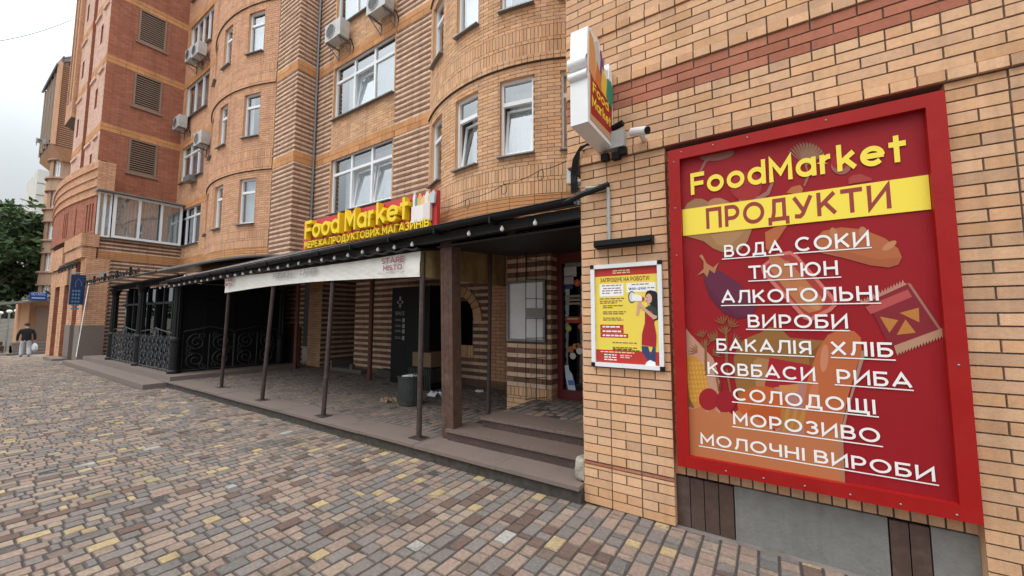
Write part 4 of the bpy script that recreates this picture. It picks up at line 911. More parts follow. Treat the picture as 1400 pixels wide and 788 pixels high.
# bag front and cherries
T = [(936, 559), (950, 559)]
for i in range(4): T += [(958+i*17, 556+i*1.5), (967+i*17, 564+i*1.5)]
T += [(1030, 570), (1060, 590), (1110, 597), (1150, 588), (1154, 668), (1150, 668), (940, 626)]; art(A, T, 8, (.47, .185, .07)); art(A, [(1146, 588), (1152, 588), (1156, 669), (1149, 668)], 9, (.36, .2, .11))
art(A, ell(969, 546, 13.5, 15), 9, (.30, .014, .02)); art(A, ell(992, 549, 14, 15), 9, (.27, .012, .02)); art(A, [(982, 534), (984, 522), (980, 512), (982, 512), (987, 523), (985, 536)], 10, (.14, .03, .02))
A.build('artwork', printm, BP)
# band and words
q = MB(); fmA = flat_y(YA)
zb0, zb1 = aty(1100, (323.9*176+285.4*168)/344, YA).z, aty(1100, (288.3*172+238.1*170)/342, YA).z
q.fbox(fmA, i0+.002, i1-.002, zb0, zb1, 0, .0040); q.build('yellow_band', yellow_text, BP)
def words(s, m, a, b, top, bold=.012, lay=.0038):
    pa, pb = aty(*a, YA), aty(*b, YA); z = (pa.z+pb.z)/2; cap = aty(top[0], top[1], YA).z-pa.z
    text_part('lettering', s, m, BP, (pa.x, YA-lay, z), PX, PZ, NY, pb.x-pa.x, cap, .0004, bold)
    return z
def under(a, b):
    pa, pb = aty(*a, YA), aty(*b, YA); z = (pa.z+pb.z)/2; U.fbox(fmA, pa.x, pb.x, z-.0035, z+.0035, .0038, .0043)
U = MB()
words('FoodMarket', yellow_text, (944.8, 267.4), (1240, 220), (943.7, 238), .045)
words('ПРОДУКТИ', maroon_text, (966, 313.8), (1219, 284.8), (964, 285.7), .035, .0041)
for s, a, b, tp, ua, ub in (
    ('ВОДА', (990.4, 352), (1070, 346.5), (989, 335.5), (987, 354.7), (1071.7, 348.4)), ('СОКИ', (1087.5, 345), (1189, 336.5), (1087.5, 325.5), (1085, 347), (1191.6, 338.4)),
    ('ТЮТЮН', (1024, 382), (1146, 376), (1024, 364), (1023, 385), (1150, 378.7)), ('АЛКОГОЛЬНІ', (986.5, 415.3), (1201.5, 411), (986.5, 398), (985.7, 418.3), (1204.4, 414.4)),
    ('ВИРОБИ', (1022.8, 448), (1159.5, 449.3), (1022.8, 430.6), (1020, 450.7), (1162, 452.2)), ('БАКАЛІЯ', (980, 479.8), (1109.5, 484.6), (979.5, 463.2), (979, 482), (1113.3, 487.8)),
    ('ХЛІБ', (1136, 485.5), (1221.5, 488.9), (1136, 466.5), (1135.7, 488.9), (1224.6, 492.5)), ('КОВБАСИ', (967.7, 511.5), (1115, 521), (967.5, 495.3), (966.5, 513.6), (1118.4, 524.3)),
    ('РИБА', (1144.4, 523.6), (1247.5, 531.5), (1144, 504.6), (1141, 526), (1249, 534)), ('СОЛОДОЩІ', (1002.6, 547.8), (1197.4, 565.8), (1002.6, 531), (1000.8, 549.7), (1201.5, 570)),
    ('МОРОЗИВО', (1002.6, 580.5), (1203.7, 605.5), (1002.6, 564), (1001, 583), (1207, 611)), ('МОЛОЧНІ ВИРОБИ', (958, 606.5), (1279, 659.3), (957.5, 591.5), (955.4, 609.4), (1283.7, 664))):
    words(s, white_text, a, b, tp, .014); under(ua, ub)
U.build('underline', white_text, BP)

# ================================================================== SMALL JOB POSTER
JP = thing('job_poster', (-1.02, 3.3, 1.2), 'small yellow job advert poster in a white metal snap frame', 'poster')
fm = flat_y(3.318); X0, X1, Z0, Z1 = -1.325, -.715, 1.19, 2.08
q = MB()
for t_ in ((X0, X1, Z0, Z0+.035), (X0, X1, Z1-.035, Z1), (X0, X0+.035, Z0+.036, Z1-.036), (X1-.035, X1, Z0+.036, Z1-.036)): q.fbox(fm, *t_, .0, .035)
q.build('frame', whitepl, JP); q = MB()
for (u, v_) in ((X0, Z0), (X1-.03, Z0), (X0, Z1-.03), (X1-.03, Z1-.03)): q.fbox(fm, u-.002, u+.032, v_-.002, v_+.032, .005, .038)
q.build('corner_cap', darkpl, JP)
u0, u1, w0, w1 = X0+.033, X1-.033, Z0+.033, Z1-.033; W_, H_ = u1-u0, w1-w0
q = MB(); q.fbox(fm, u0, u1, w0, w1, 0, .012, 0, (.78, .60, .09)); q.build('sheet', printm, JP)
q = MB(); fr_ = lambda a, b, c, d, l, col: q.fbox(fm, u0+a*W_, u0+b*W_, w0+c*H_, w0+d*H_, .012, .012+.0008*l, 0, col)
def ln_(a, b, c, d, l, col):        # one line of small print, broken into word-long dashes
    x = a
    while x < b-.012:
        w_ = min(rnd.uniform(.035, .085), b-x); fr_(x, x+w_, c, d, l, col); x += w_+.014
RED, WHT, DK = (.45, .04, .03), (.80, .80, .78), (.13, .075, .05)
fr_(0, 1, .915, 1, 1, RED); fr_(0, 1, 0, .135, 1, RED); fr_(.08, .47, .70, .83, 1, WHT); fr_(.52, .96, .735, .83, 1, WHT)
fr_(.08, .46, .355, .40, 1, RED); fr_(.08, .46, .31, .353, 1, RED); fr_(.08, .53, .265, .308, 1, RED)
for (a, b, z_) in ((.12, .44, .815), (.14, .42, .785), (.12, .3, .76), (.32, .44, .76), (.12, .26, .735), (.31, .44, .735), (.6, .86, .815), (.84, .94, .775)): ln_(a, b, z_-.006, z_+.004, 2, (.25, .12, .14))
for (a, b, z_) in ((.08, .5, .675), (.08, .44, .65), (.08, .36, .63), (.13, .46, .6), (.13, .3, .58), (.13, .5, .535), (.13, .48, .515), (.13, .42, .47), (.13, .46, .45), (.28, .66, .215), (.28, .66, .165), (.28, .6, .15), (.28, .7, .135+.005)): ln_(a, b, z_-.005, z_+.004, 2, DK)
for (a, b, z_) in ((.12, .4, .378), (.12, .42, .331), (.12, .5, .287)): ln_(a, b, z_-.009, z_+.007, 3, (.82, .76, .74))
for (a, b, z_, c_) in ((.3, .6, .968, (.85, .7, .4)), (.3, .58, .945, (.75, .55, .35)), (.08, .62, .115, (.8, .6, .3)), (.14, .34, .085, WHT), (.14, .34, .06, WHT), (.14, .34, .035, WHT), (.4, .58, .085, (.7, .5, .45)), (.4, .55, .065, (.7, .5, .45))): ln_(a, b, z_-.006, z_+.005, 3, c_)
def art2(P, l, c): q.prism([(u0+a*W_, w0+b*H_) for a, b in P][::-1] if False else [(u0+a*W_, w0+b*H_) for a, b in P], fm, .012, .012+.0008*l, 0, c)
# woman with a megaphone, printed
e2 = lambda cx, cy, rx, ry, n=18: [(cx+rx*math.cos(2*math.pi*i/n), cy+ry*math.sin(2*math.pi*i/n)) for i in range(n)]
art2([(.93, .44), (1.0, .46), (1.0, .70), (.96, .735), (.88, .75), (.82, .73), (.80, .68), (.88, .6)], 2, (.02, .018, .018))
art2(e2(.855, .665, .05, .05), 3, (.62, .36, .25)); art2([(.80, .69), (.86, .72), (.92, .70), (.93, .60), (.97, .56), (.98, .68), (.92, .745), (.84, .745)], 4, (.02, .018, .018))
art2([(.79, .42), (.93, .42), (.935, .49), (.99, .47), (.985, .535), (.95, .575), (.88, .60), (.80, .575)], 3, (.03, .055, .04)); art2([(.835, .59), (.875, .59), (.875, .64), (.835, .64)], 2, (.55, .30, .21)); art2([(.825, .672), (.838, .672), (.838, .68), (.825, .68)], 5, (.05, .03, .03)); art2([(.815, .637), (.835, .635), (.835, .646), (.818, .648)], 5, (.5, .06, .06))
art2([(.72, .585), (.78, .545), (.92, .455), (.965, .465), (.975, .49), (.93, .50), (.80, .57), (.73, .635), (.69, .63)], 7, (.60, .34, .24)); art2([(.66, .50), (.70, .50), (.73, .62), (.69, .63)], 5, (.60, .34, .24))
art2(e2(.60, .685, .055, .062), 4, (.10, .10, .11)); art2(e2(.605, .685, .043, .05), 5, (.60, .60, .62)); art2([(.61, .645), (.61, .725), (.76, .685), (.76, .64)], 6, (.78, .77, .76)); art2([(.755, .64), (.76, .69), (.79, .675), (.79, .65)], 7, (.45, .04, .03))
art2([(.735, .20), (.945, .185), (.955, .30), (.925, .43), (.905, .545), (.81, .54), (.795, .43), (.745, .31)], 6, (.36, .022, .028))
art2([(.73, .19), (.83, .185), (.86, .1), (.90, .185), (.94, .18), (.93, .03), (.84, .03), (.74, .13)], 5, (.035, .06, .14)); art2([(.78, .0), (.93, .0), (.93, .035), (.85, .055), (.80, .03)], 7, (.78, .78, .78))
q.build('artwork', printm, JP)
brownp = mat('brown_print', (.22, .05, .015), .5)
text_part('lettering', 'ЗАПРОШУЄ НА РОБОТУ!', brownp, JP, (u0+.09*W_, 3.318-.0128, w0+.853*H_), PX, PZ, NY, .78*W_, .036, .001, .025)
text_part('lettering', '1800–2100', mat('black_print', (.03, .03, .03), .5), JP, (u0+.55*W_, 3.318-.0138, w0+.76*H_), PX, PZ, NY, .27*W_, .018, .001, .02)

# ================================================================== LIGHTBOX ON THE WALL
LB = thing('projecting_sign', (-1.16, 3.3, 3.1), 'white lightbox sign shaped like a grocery bag jutting from the brick wall', 'sign')
fmx = flat_x(-1.24)          # u = Y, outward +X
sil = [(2.71, 3.11), (3.29, 3.11), (3.295, 3.76), (3.26, 3.88), (3.21, 3.86), (3.16, 3.77), (3.10, 3.76), (3.06, 3.82), (3.02, 3.80), (2.99, 3.90), (2.93, 3.94), (2.87, 3.90), (2.80, 3.93), (2.73, 3.90), (2.71, 3.70)]
q = MB(); q.prism(sil, fmx, 0, .145)
for i in range(10):
    a0, a1 = -math.pi/2+math.pi*i/10, -math.pi/2+math.pi*(i+1)/10
    for (zc_, rr) in ((3.60, .05), (3.50, .035)):
        f0 = lambda a: (2.712-rr*math.cos(a), zc_+rr*math.sin(a)); (ya, za), (yb_, zb_) = f0(a0), f0(a1)
        q.face([(-1.245, ya, za), (-1.09, ya, za), (-1.09, yb_, zb_), (-1.245, yb_, zb_)])
q.build('case', whitepl, LB)
q = MB(); fme = flat_x(-1.0945)
q.prism([(2.75, 3.15), (3.26, 3.15), (3.27, 3.62), (2.76, 3.62)], fme, 0, .003, 0, (.52, .30, .16)); q.prism([(2.76, 3.20), (3.24, 3.22), (3.25, 3.50), (2.77, 3.53)], fme, 0, .005, 0, (.36, .025, .02))
for k_, (P, c) in enumerate((([(2.74, 3.54), (2.85, 3.5), (2.92, 3.6), (2.83, 3.85), (2.76, 3.88)], (.62, .28, .10)), ([(2.88, 3.5), (2.99, 3.5), (3.0, 3.74), (2.93, 3.9), (2.87, 3.85)], (.55, .5, .46)), ([(2.95, 3.58), (3.06, 3.5), (3.06, 3.76), (3.0, 3.86)], (.17, .06, .2)), ([(2.98, 3.5), (3.13, 3.48), (3.13, 3.66), (3.02, 3.72)], (.74, .48, .06)), ([(2.86, 3.5), (3.0, 3.48), (2.98, 3.62), (2.9, 3.7)], (.55, .16, .04)), ([(3.1, 3.5), (3.25, 3.45), (3.28, 3.64), (3.22, 3.72), (3.14, 3.68)], (.04, .25, .16)), ([(3.17, 3.69), (3.24, 3.7), (3.25, 3.84), (3.19, 3.83)], (.75, .75, .75)))):
    q.prism(P, fme, 0, .006+.0007*k_, 0, c)
q.build('printed_face', printm, LB)
text_part('lettering', 'Food', yellow_text, LB, (-1.0885, 2.80, 3.39), PY, PZ, PX, .36, .085, .002, .02)
text_part('lettering', 'Market', yellow_text, LB, (-1.089, 2.785, 3.27), PY, PZ, PX, .43, .085, .002, .02)
q = MB(); q.box(-1.2, -1.13, 3.29, 3.33, 3.2, 3.26); q.box(-1.2, -1.13, 3.29, 3.33, 3.6, 3.66); q.build('bracket', steel, LB)

# ================================================================== SMALL FITTINGS ON THE WALL
q = MB(); q.tube([(-.83, 3.3, 3.14), (-.83, 3.2, 3.15)], .025, 10); CCT = thing('security_camera', (-.8, 3.3, 3.14), 'white bullet security camera beside the top corner of the big poster', 'camera')
q.build('mount', whitepl, CCT); q = MB(); q.tube([(-.9, 3.19, 3.17), (-.76, 3.12, 3.12)], .035, 12); q.build('body', whitepl, CCT, smooth=False); q = MB(); q.tube([(-.759, 3.1195, 3.1198), (-.75, 3.115, 3.1165)], .03, 12); q.build('lens', darkpl, CCT)
JB = thing('junction_box', (-1.04, 3.3, 3.1), 'grey junction box with dangling black transformers under the lightbox sign', 'junction box')
q = MB(); q.box(-1.13, -.98, 3.22, 3.317, 3.09, 3.24); q.build('box', greypl, JB)
q = MB()
for (x, z) in ((-1.16, 3.03), (-1.06, 3.02), (-1.0, 3.05)): q.box(x-.035, x+.03, 3.24, 3.3, z-.02, z+.04)
q.tube([(-1.1, 3.26, 3.28), (-.99, 3.24, 3.3)], .028, 8); q.build('transformers', darkpl, JB)
FL = MB(); FL.box(-1.27, -.77, 3.235, 3.317, 2.228, 2.29); FL.box(-1.26, -.78, 3.2, 3.234, 2.24, 2.262)
tag(FL.build('bar_lamp', darkpl), 'slim black bar lamp mounted above the small job poster', 'lamp')
q = MB(); q.tube([(-1.15, 3.295, 2.30), (-1.15, 3.295, 2.72), (-1.155, 3.292, 2.765), (-1.19, 3.29, 2.785), (-1.36, 3.285, 2.80)], .016, 8); q.box(-1.165, -1.135, 3.28, 3.318, 2.5, 2.515)
tag(q.build('conduit', greypl), 'grey conduit pipe running up from the bar lamp to the gutter', 'pipe')
q = MB()
for k_ in range(4):
    o_ = k_*.018; q.tube([(-1.50+o_, 3.29, 2.78), (-1.50+o_, 3.28, 2.95), (-1.47+o_, 3.27, 3.1+.02*k_), (-1.40+o_, 3.27, 3.2), (-1.25, 3.28, 3.2+.02*k_)], .008, 6)
tag(q.build('cable_bundle', darkpl), 'bundle of dark cables climbing from the gutter end to the lightbox', 'cable')
q = MB()
L_ = [aty(800, 205, 3.25), aty(740, 232, 5.6), aty(690, 252, 5.75), aty(640, 272, 5.8), aty(600, 285, 5.9)]
def sag(a, b, s_, n=10): return [a.lerp(b, i/n)-PZ*s_*4*(i/n)*(1-i/n) for i in range(n+1)]
for a, b in zip(L_, L_[1:]): q.tube(sag(a, b, .04), .006, 5)
for p_ in L_[1:4]: q.tube([p_+Vector((.06*math.sin(t_*.7), -.02, -.1+.1*math.cos(t_*.7))) for t_ in range(9)], .006, 5)
a, b = aty(600, 262, 5.9), aty(640, 240, 5.95); 
tag(q.build('overhead_cable', darkpl), 'thin looping black cable strung across the front of the rounded bay', 'cable')
q = MB(); a, b = atx(-60, 62, -30), atx(97, 28, -30); q.tube(sag(a, b, .3), .012, 5); tag(q.build('overhead_wire', darkpl), 'thin wire crossing the sky to the red wing', 'wire')

# air conditioners
def ac(label, p, nrm='y', s=1.0, first=[None]):
    if first[0] is None:
        e = thing('air_conditioner', (0, 0, 0), label, 'air conditioner', 'air conditioners on the facades')
        q = MB(); q.box(-.40, .40, -.44, -.14, 0, .55); q.build('casing', ac_case, e)
        q = MB(); q.lathe([(.225, 0), (.225, .012), (.20, .016)], 0, 0, 24); q.v = [(p_[0]-.1, -.441-p_[2], .275+p_[1]) for p_ in q.v]; q.build('fan_ring', greypl, e)
        q = MB()
        for i in range(12):
            z = .08+i*.035; h = math.sqrt(max(0, .2**2-(z-.275)**2)); q.box(-.1-h, -.1+h, -.462, -.458, z, z+.012)
        q.build('grille', darkpl, e)
        q = MB()
        for x in (-.3, .3): q.box(x-.02, x+.02, -.46, 0, -.04, -.001); q.tube([(x, -.42, -.04), (x, -.02, -.32)], .015, 5); q.box(x-.02, x+.02, -.03, 0, -.35, .0)
        q.build('bracket', tin, e); q = MB(); q.tube([(.3, -.2, .1), (.45, -.1, .0), (.46, -.02, -.2), (.42, 0, -.4)], .018, 6); q.build('pipe', darkpl, e)
        first[0] = e
    else: e = copy_tree(first[0]); e['label'] = label
    e.location = p; e.scale = (s, s, s)
    if nrm == 'x': e.rotation_euler = (0, 0, math.pi/2)
    return e
pp = aty(462, 58, 6.45); ac('air conditioner beside the striped pilaster, left of the upper three-light window', (pp.x, 6.7, pp.z))
pp = aty(521, 20, 6.45); ac('air conditioner on its tray under the topmost window of the striped facade', (pp.x, 6.7, pp.z))
pp = aty(266, 86, 6.0); ac('left one of two air conditioners side by side under a recessed window', (pp.x, 6.2, pp.z))
pp = aty(275, 80, 6.0); ac('right one of two air conditioners side by side under a recessed window', (pp.x, 6.2, pp.z))
pp = aty(249, 178, 6.0); ac('weathered air conditioner in the corner next to the red louvred wall', (pp.x, 6.2, pp.z))
pp = aty(277, 200, 5.95); ac('air conditioner fixed against the edge of the far rounded bay', (pp.x, 6.2, pp.z))
pp = aty(785, 236, 5.5); ac('air conditioner squeezed between the near bay and the street wall', (pp.x, 6.25, pp.z), s=.8)
pp = atx(81, 272, -54); ac('tiny air conditioner on the distant round bay building', (pp.x, pp.y+.5, pp.z), 'x', 1.0)
pp = atx(55, 197, -60); ac('tiny air conditioner on the far edge of the boxed top floor', (pp.x, pp.y, pp.z), 'x', .8)
pp = aty(262, 246, 6.1); q = MB(); q.box(pp.x-.35, pp.x+.35, 5.9, 6.2, pp.z-.12, pp.z+.12); tag(q.build('vent_hood', tin), 'dark metal tray under the recessed window above the balcony', 'vent')

# ================================================================== DOOR AND ENTRANCE
DZ = .40
dm = MB(); fmd = flat_y(5.45); x0, x1 = -2.735, -1.43
dm.fbox(fmd, x0, x0+.085, DZ, 2.62, -.04, .05); dm.fbox(fmd, x1-.1, x1, DZ, 2.62, -.04, .06); dm.fbox(fmd, x0+.085, x1-.1, DZ, DZ+.14, -.04, .048); dm.fbox(fmd, x0+.085, x1-.1, 2.46, 2.62, -.04, .048); dm.fbox(fmd, -2.0, -1.92, DZ+.14, 2.46, -.04, .057)
do = dm.build('door', doorred, B1, label='dark red glazed shop door with stickers')
q = MB(); q.fbox(fmd, x0+.085, x1-.1, DZ+.14, 2.46, -.005, .003); q.build('pane', dark_pane, do)
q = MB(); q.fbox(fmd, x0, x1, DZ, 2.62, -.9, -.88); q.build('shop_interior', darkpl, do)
q = MB(); q.tube([(-2.06, 5.36, 1.2), (-2.06, 5.34, 1.25), (-2.06, 5.34, 1.6), (-2.06, 5.36, 1.65)], .012, 6); q.build('handle', steel, do)
def stk(px0, py0, px1, py1, c, l=1):
    st = MB(); a, b = aty(px0, py0, 5.44), aty(px1, py1, 5.44); st.fbox(flat_y(5.444), a.x, b.x, b.z, a.z, 0, .001*l, 0, c); st.build('sticker', printm, do)
def dsk(px_, py_, r_, c, l=1, sy=1):
    st = MB(); a = aty(px_, py_, 5.44); st.prism([(a.x+r_*math.cos(i*.4488), a.z+r_*sy*math.sin(i*.4488)) for i in range(14)], flat_y(5.444), 0, .001*l, 0, c); st.build('sticker', printm, do)
stk(770, 346, 790, 356, (.40, .40, .40)); stk(772, 357, 797, 364, (.22, .24, .22)); stk(771, 366, 788, 378, (.55, .55, .54)); stk(771, 378, 784, 389, (.45, .45, .45)); dsk(789, 387, .055, (.50, .10, .03)); dsk(789, 387, .03, (.58, .2, .08), 2)
stk(772, 389, 783, 395, (.06, .06, .25))
for y in (404, 409, 414): stk(773, y, 793, y+2.5, (.30, .27, .22))
stk(773, 433, 798, 442, (.34, .05, .03)); stk(775, 435, 790, 437, (.55, .5, .3), 2); dsk(777, 449, .05, (.30, .38, .05)); dsk(777, 449, .025, (.45, .5, .15), 2); dsk(793, 447, .035, (.45, .12, .12))
for (x, y, r_, c) in ((780, 478, .05, (.38, .14, .05)), (786, 474, .045, (.48, .2, .08)), (783, 487, .05, (.55, .5, .44)), (792, 480, .05, (.6, .58, .52)), (790, 473, .04, (.42, .15, .06))): dsk(x, y, r_, c, 2)
P = [(772, 500), (777, 499), (778, 506), (782, 512), (787, 533), (784, 536), (777, 535), (773, 515)]
st = MB(); st.prism([(aty(x, y, 5.44).x, aty(x, y, 5.44).z) for x, y in P][::-1], flat_y(5.444), 0, .001, 0, (.50, .58, .68)); st.prism([(aty(x, y, 5.44).x, aty(x, y, 5.44).z) for x, y in [(776, 520), (785, 520), (786, 527), (777, 527)]][::-1], flat_y(5.444), 0, .002, 0, (.10, .18, .45))
st.build('sticker', printm, do)
dl = MB(); dl.fbox(flat_y(5.459), -2.73, -1.44, 2.63, 3.0, 0, .02); dl.build('lintel_panel', mat('lintel_wood', (.20, .10, .05), .7, noise=.3), B1)
# notice board
NB = thing('notice_board', (-3.15, 5.2, 1.25), 'empty white notice board in an aluminium frame left of the shop door', 'notice board')
q = MB(); fm = flat_y(5.186)
for t_ in ((-3.49, -2.80, 1.255, 1.29), (-3.49, -2.80, 2.16, 2.195), (-3.49, -3.455, 1.291, 2.159), (-2.835, -2.80, 1.291, 2.159)): q.fbox(fm, *t_, 0, .06)
q.build('frame', tin, NB); q = MB(); q.fbox(fm, -3.454, -2.836, 1.291, 2.159, 0, .03); q.build('panel', whitepl, NB)
# folded iron grille in front of the door jamb
GR = thing('folding_grille', (-2.86, 5.0, .42), 'open black wire grille gate standing against the pier by the shop door', 'grille')
q = MB(); xg = -2.90
A_, B_ = Vector((-2.98, 4.88, 0)), Vector((-2.79, 5.16, 0))
for p_ in (A_, B_, A_.lerp(B_, .5)): q.tube([p_+PZ*.43, p_+PZ*2.75], .006, 5)
for z in np.arange(.45, 2.76, .29): q.tube([A_+PZ*z, B_+PZ*z], .005, 5)
for x in (-3.3, -3.12): q.tube([(x, 5.14, 2.2), (x, 5.14, 2.9)], .007, 5)
q.build('bars', black, GR)
a, b = A_+PZ*1.62, B_+PZ*1.62; q = MB(); q.hexa([a-PZ*.0, a.lerp(b, .9), a.lerp(b, .9)+PZ*.14, a+PZ*.14]+[p_+Vector((.01, -.01, 0)) for p_ in (a, a.lerp(b, .9), a.lerp(b, .9)+PZ*.14, a+PZ*.14)]); q.build('lock_plate', greypl, GR)
# steps
ST = thing('entrance_steps', (-2.3, 3.6, .15), 'three brown granite steps rising to the shop door', 'steps')
q = MB(); q.box(-3.28, -1.425, 3.57, 5.45, .12, .248); q.build('riser', granite, ST); q = MB(); q.box(-2.99, -1.425, 3.88, 5.449, .28, .368); q.build('riser', granite, ST)
q = MB(); q.box(-3.30, -1.425, 3.55, 3.98, .2485, .28); q.build('tread', tread_m, ST)
q = MB(); q.box(-3.01, -2.0, 3.86, 4.30, .3685, .40); q.box(-1.995, -1.425, 3.86, 4.30, .3685, .402); q.build('tread', tread_m, ST)
q = MB(); pave(q, -3.0, -1.43, 4.305, 5.448, .398); q.face([(-3.0, 4.3, .392), (-1.43, 4.3, .392), (-1.43, 5.449, .392), (-3.0, 5.449, .392)], 1); q.build('landing', [paver, sand_joint], ST)
q = MB(); q.box(-2.99, -1.43, 3.99, 5.0, .2, .282); q.build('fill', granite, ST)
# worn stone beside the steps
me = bpy.data.meshes.new('boundary_stone'); q = MB(); n1, n2 = 14, 10
def spt(i, j):
    th, ph = 2*math.pi*i/n1, math.pi*j/n2; d_ = Vector((math.sin(ph)*math.cos(th), math.sin(ph)*math.sin(th), math.cos(ph))); k_ = max(abs(d_.x), abs(d_.y), abs(d_.z)); d_ = d_*(1/k_*.55+.45)
    s_ = 1+.05*math.sin(th*3+ph*5); return (-1.468+d_.x*.06*s_, 3.39+d_.y*.08*s_, .26+d_.z*.105*s_)
for i in range(n1):
    for j in range(n2): q.face([spt(i, j), spt(i, j+1), spt(i+1, j+1), spt(i+1, j)])
tag(q.build('boundary_stone', mat('mossy_stone', (.33, .30, .24), .95, noise=.35, nscale=25, bump=.6, dirt=((.2, .19, .08), .6, 12)), smooth=True), 'rounded mossy stone block wedged between the steps and the brick pillar', 'stone')

# ================================================================== THINGS ON THE TERRACE
LK = thing('parcel_locker', (-6.9, 6.2, .15), 'tall black vending locker with white logo standing against the striped wall', 'locker')
fm = flat_y(6.02); q = MB(); q.box(-7.33, -6.10, 6.02, 6.66, .16, 2.32); q.build('cabinet', darkpl, LK)
q = MB(); q.fbox(fm, -6.86, -6.845, .2, 2.25, 0, .004); q.fbox(fm, -6.45, -6.44, .2, 2.25, 0, .004); q.build('door_seam', black, LK)
q = MB(); cx, cz = -7.05, 1.98
q.prism([(cx-.025, cz+.03), (cx+.025, cz+.03), (cx+.025, cz+.08), (cx+.05, cz+.08), (cx, cz+.14), (cx-.05, cz+.08), (cx-.025, cz+.08)], fm, 0, .003); q.prism([(cx-.025, cz-.03), (cx+.025, cz-.03), (cx+.025, cz-.08), (cx+.05, cz-.08), (cx, cz-.14), (cx-.05, cz-.08), (cx-.025, cz-.08)][::-1], fm, 0, .003)
for s_ in (-1, 1): q.prism([(cx+s_*.05, cz-.04), (cx+s_*.1, cz-.02), (cx+s_*.11, cz), (cx+s_*.1, cz+.02), (cx+s_*.05, cz+.04)][::s_ if s_ == 1 else -1], fm, 0, .003)
for i, z in enumerate((1.58, 1.45, 1.33, 1.18)):
    for k_ in range(2): q.fbox(fm, -7.2, -7.02+.02*(k_ % 2), z-.03*k_, z-.03*k_+.01, 0, .003)
    q.fbox(fm, -6.96, -6.88, z-.06, z+.03, 0, .003)
grt = mat('grey_marks', (.27, .27, .27), .6); q.build('markings', grt, LK); text_part('lettering', 'SPACE', grt, LK, (-7.2, 6.02, 1.68), PX, PZ, NY, .30, .085, .003, .02)
q = MB(); cx, cy = -5.14, 4.66
q.lathe([(.185, .152), (.19, .17), (.215, .60), (.225, .61), (.225, .64), (.205, .645), (.20, .63), (.175, .25)], cx, cy, 22)
tag(q.build('litter_bin', binm, smooth=False), 'round dark metal litter bin standing on the terrace', 'bin')
q = MB()
for i in range(16):
    a0, a1 = 2*math.pi*i/16, 2*math.pi*(i+1)/16; rr = lambda k_: .15*(1+.15*math.sin(k_*5)); q.face([(cx, cy, .66), (cx+rr(i)*math.cos(a0), cy+rr(i)*math.sin(a0), .61+.02*math.sin(i*3)), (cx+rr(i+1)*math.cos(a1), cy+rr(i+1)*math.sin(a1), .61+.02*math.sin(i*3+3))])
tag(q.build('rubbish_bag', bagm), 'crumpled pale rubbish filling the round litter bin', 'rubbish')
q = MB(); q.box(-6.42, -5.75, 5.75, 6.3, .152, .60); tub = thing('storage_tub', (-6.1, 6, .15), 'dark ribbed tub under the cardboard box by the locker', 'tub'); q.build('body', darkpl, tub)
q = MB()
for i in range(14): q.box(-6.41+i*.048, -6.385+i*.048, 5.735, 5.75, .17, .58)
q.box(-5.75, -5.74, 5.76, 6.29, .3, .58); q.build('ribs', binm, tub)
q = MB(); q.box(-6.36, -5.82, 5.80, 6.25, .602, .90); q.box(-6.1, -6.08, 5.797, 6.25, .901, .903); tag(q.build('cardboard_box', cardboard), 'closed cardboard box on top of the dark tub', 'box')
def crumple(nm, p, s_, m, label, cat):
    q = MB(); n = 8; H = [[rnd.uniform(0, .35*s_) if 0 < i < n and 0 < j < n else .004 for j in range(n+1)] for i in range(n+1)]
    for i in range(n):
        for j in range(n):
            if (i-n/2+.5)**2+(j-n/2+.5)**2 < n*n/4.2: q.face([(p[0]+(a-n/2)/n*s_*1.6, p[1]+(b-n/2)/n*s_, p[2]+H[a][b]) for a, b in ((i, j), (i+1, j), (i+1, j+1), (i, j+1))])
    tag(q.build(nm, m), label, cat)
a = atz(531, 549, .15); crumple('crumpled_bag', (a.x, a.y, .15), .22, cardboard, 'crumpled brown paper bag lying left of the litter bin', 'rubbish')
a = atz(596, 541, .15); crumple('plastic_scrap', (a.x, a.y, .15), .26, bagm, 'white plastic scrap lying behind the wooden post', 'rubbish')
a = atz(655, 536, .15); crumple('paper_scrap', (a.x, a.y, .15), .12, bagm, 'small white paper scrap near the back wall', 'rubbish')
a = atz(470, 508, .15); q = MB(); q.box(a.x-.5, a.x+.9, a.y-.1, a.y+.9, .155, .25); q.box(a.x-.5, a.x-.42, a.y-.1, a.y+.9, .25, .42); q.box(a.x+.4, a.x+.5, a.y-.1, a.y, .25, .38); tag(q.build('wooden_pallet', mat('old_boards', (.14, .11, .095), .9, noise=.3)), 'broken grey boards lying by the dark passage', 'boards')
a = atz(520, 517, .15); q = MB(); q.box(a.x-.3, a.x+.35, a.y+.1, a.y+.6, .155, .33); tag(q.build('doorstep_block', mat('step_block', (.09, .07, .065), .9, noise=.3)), 'dark low block on the ground between the red pole and the locker', 'step')

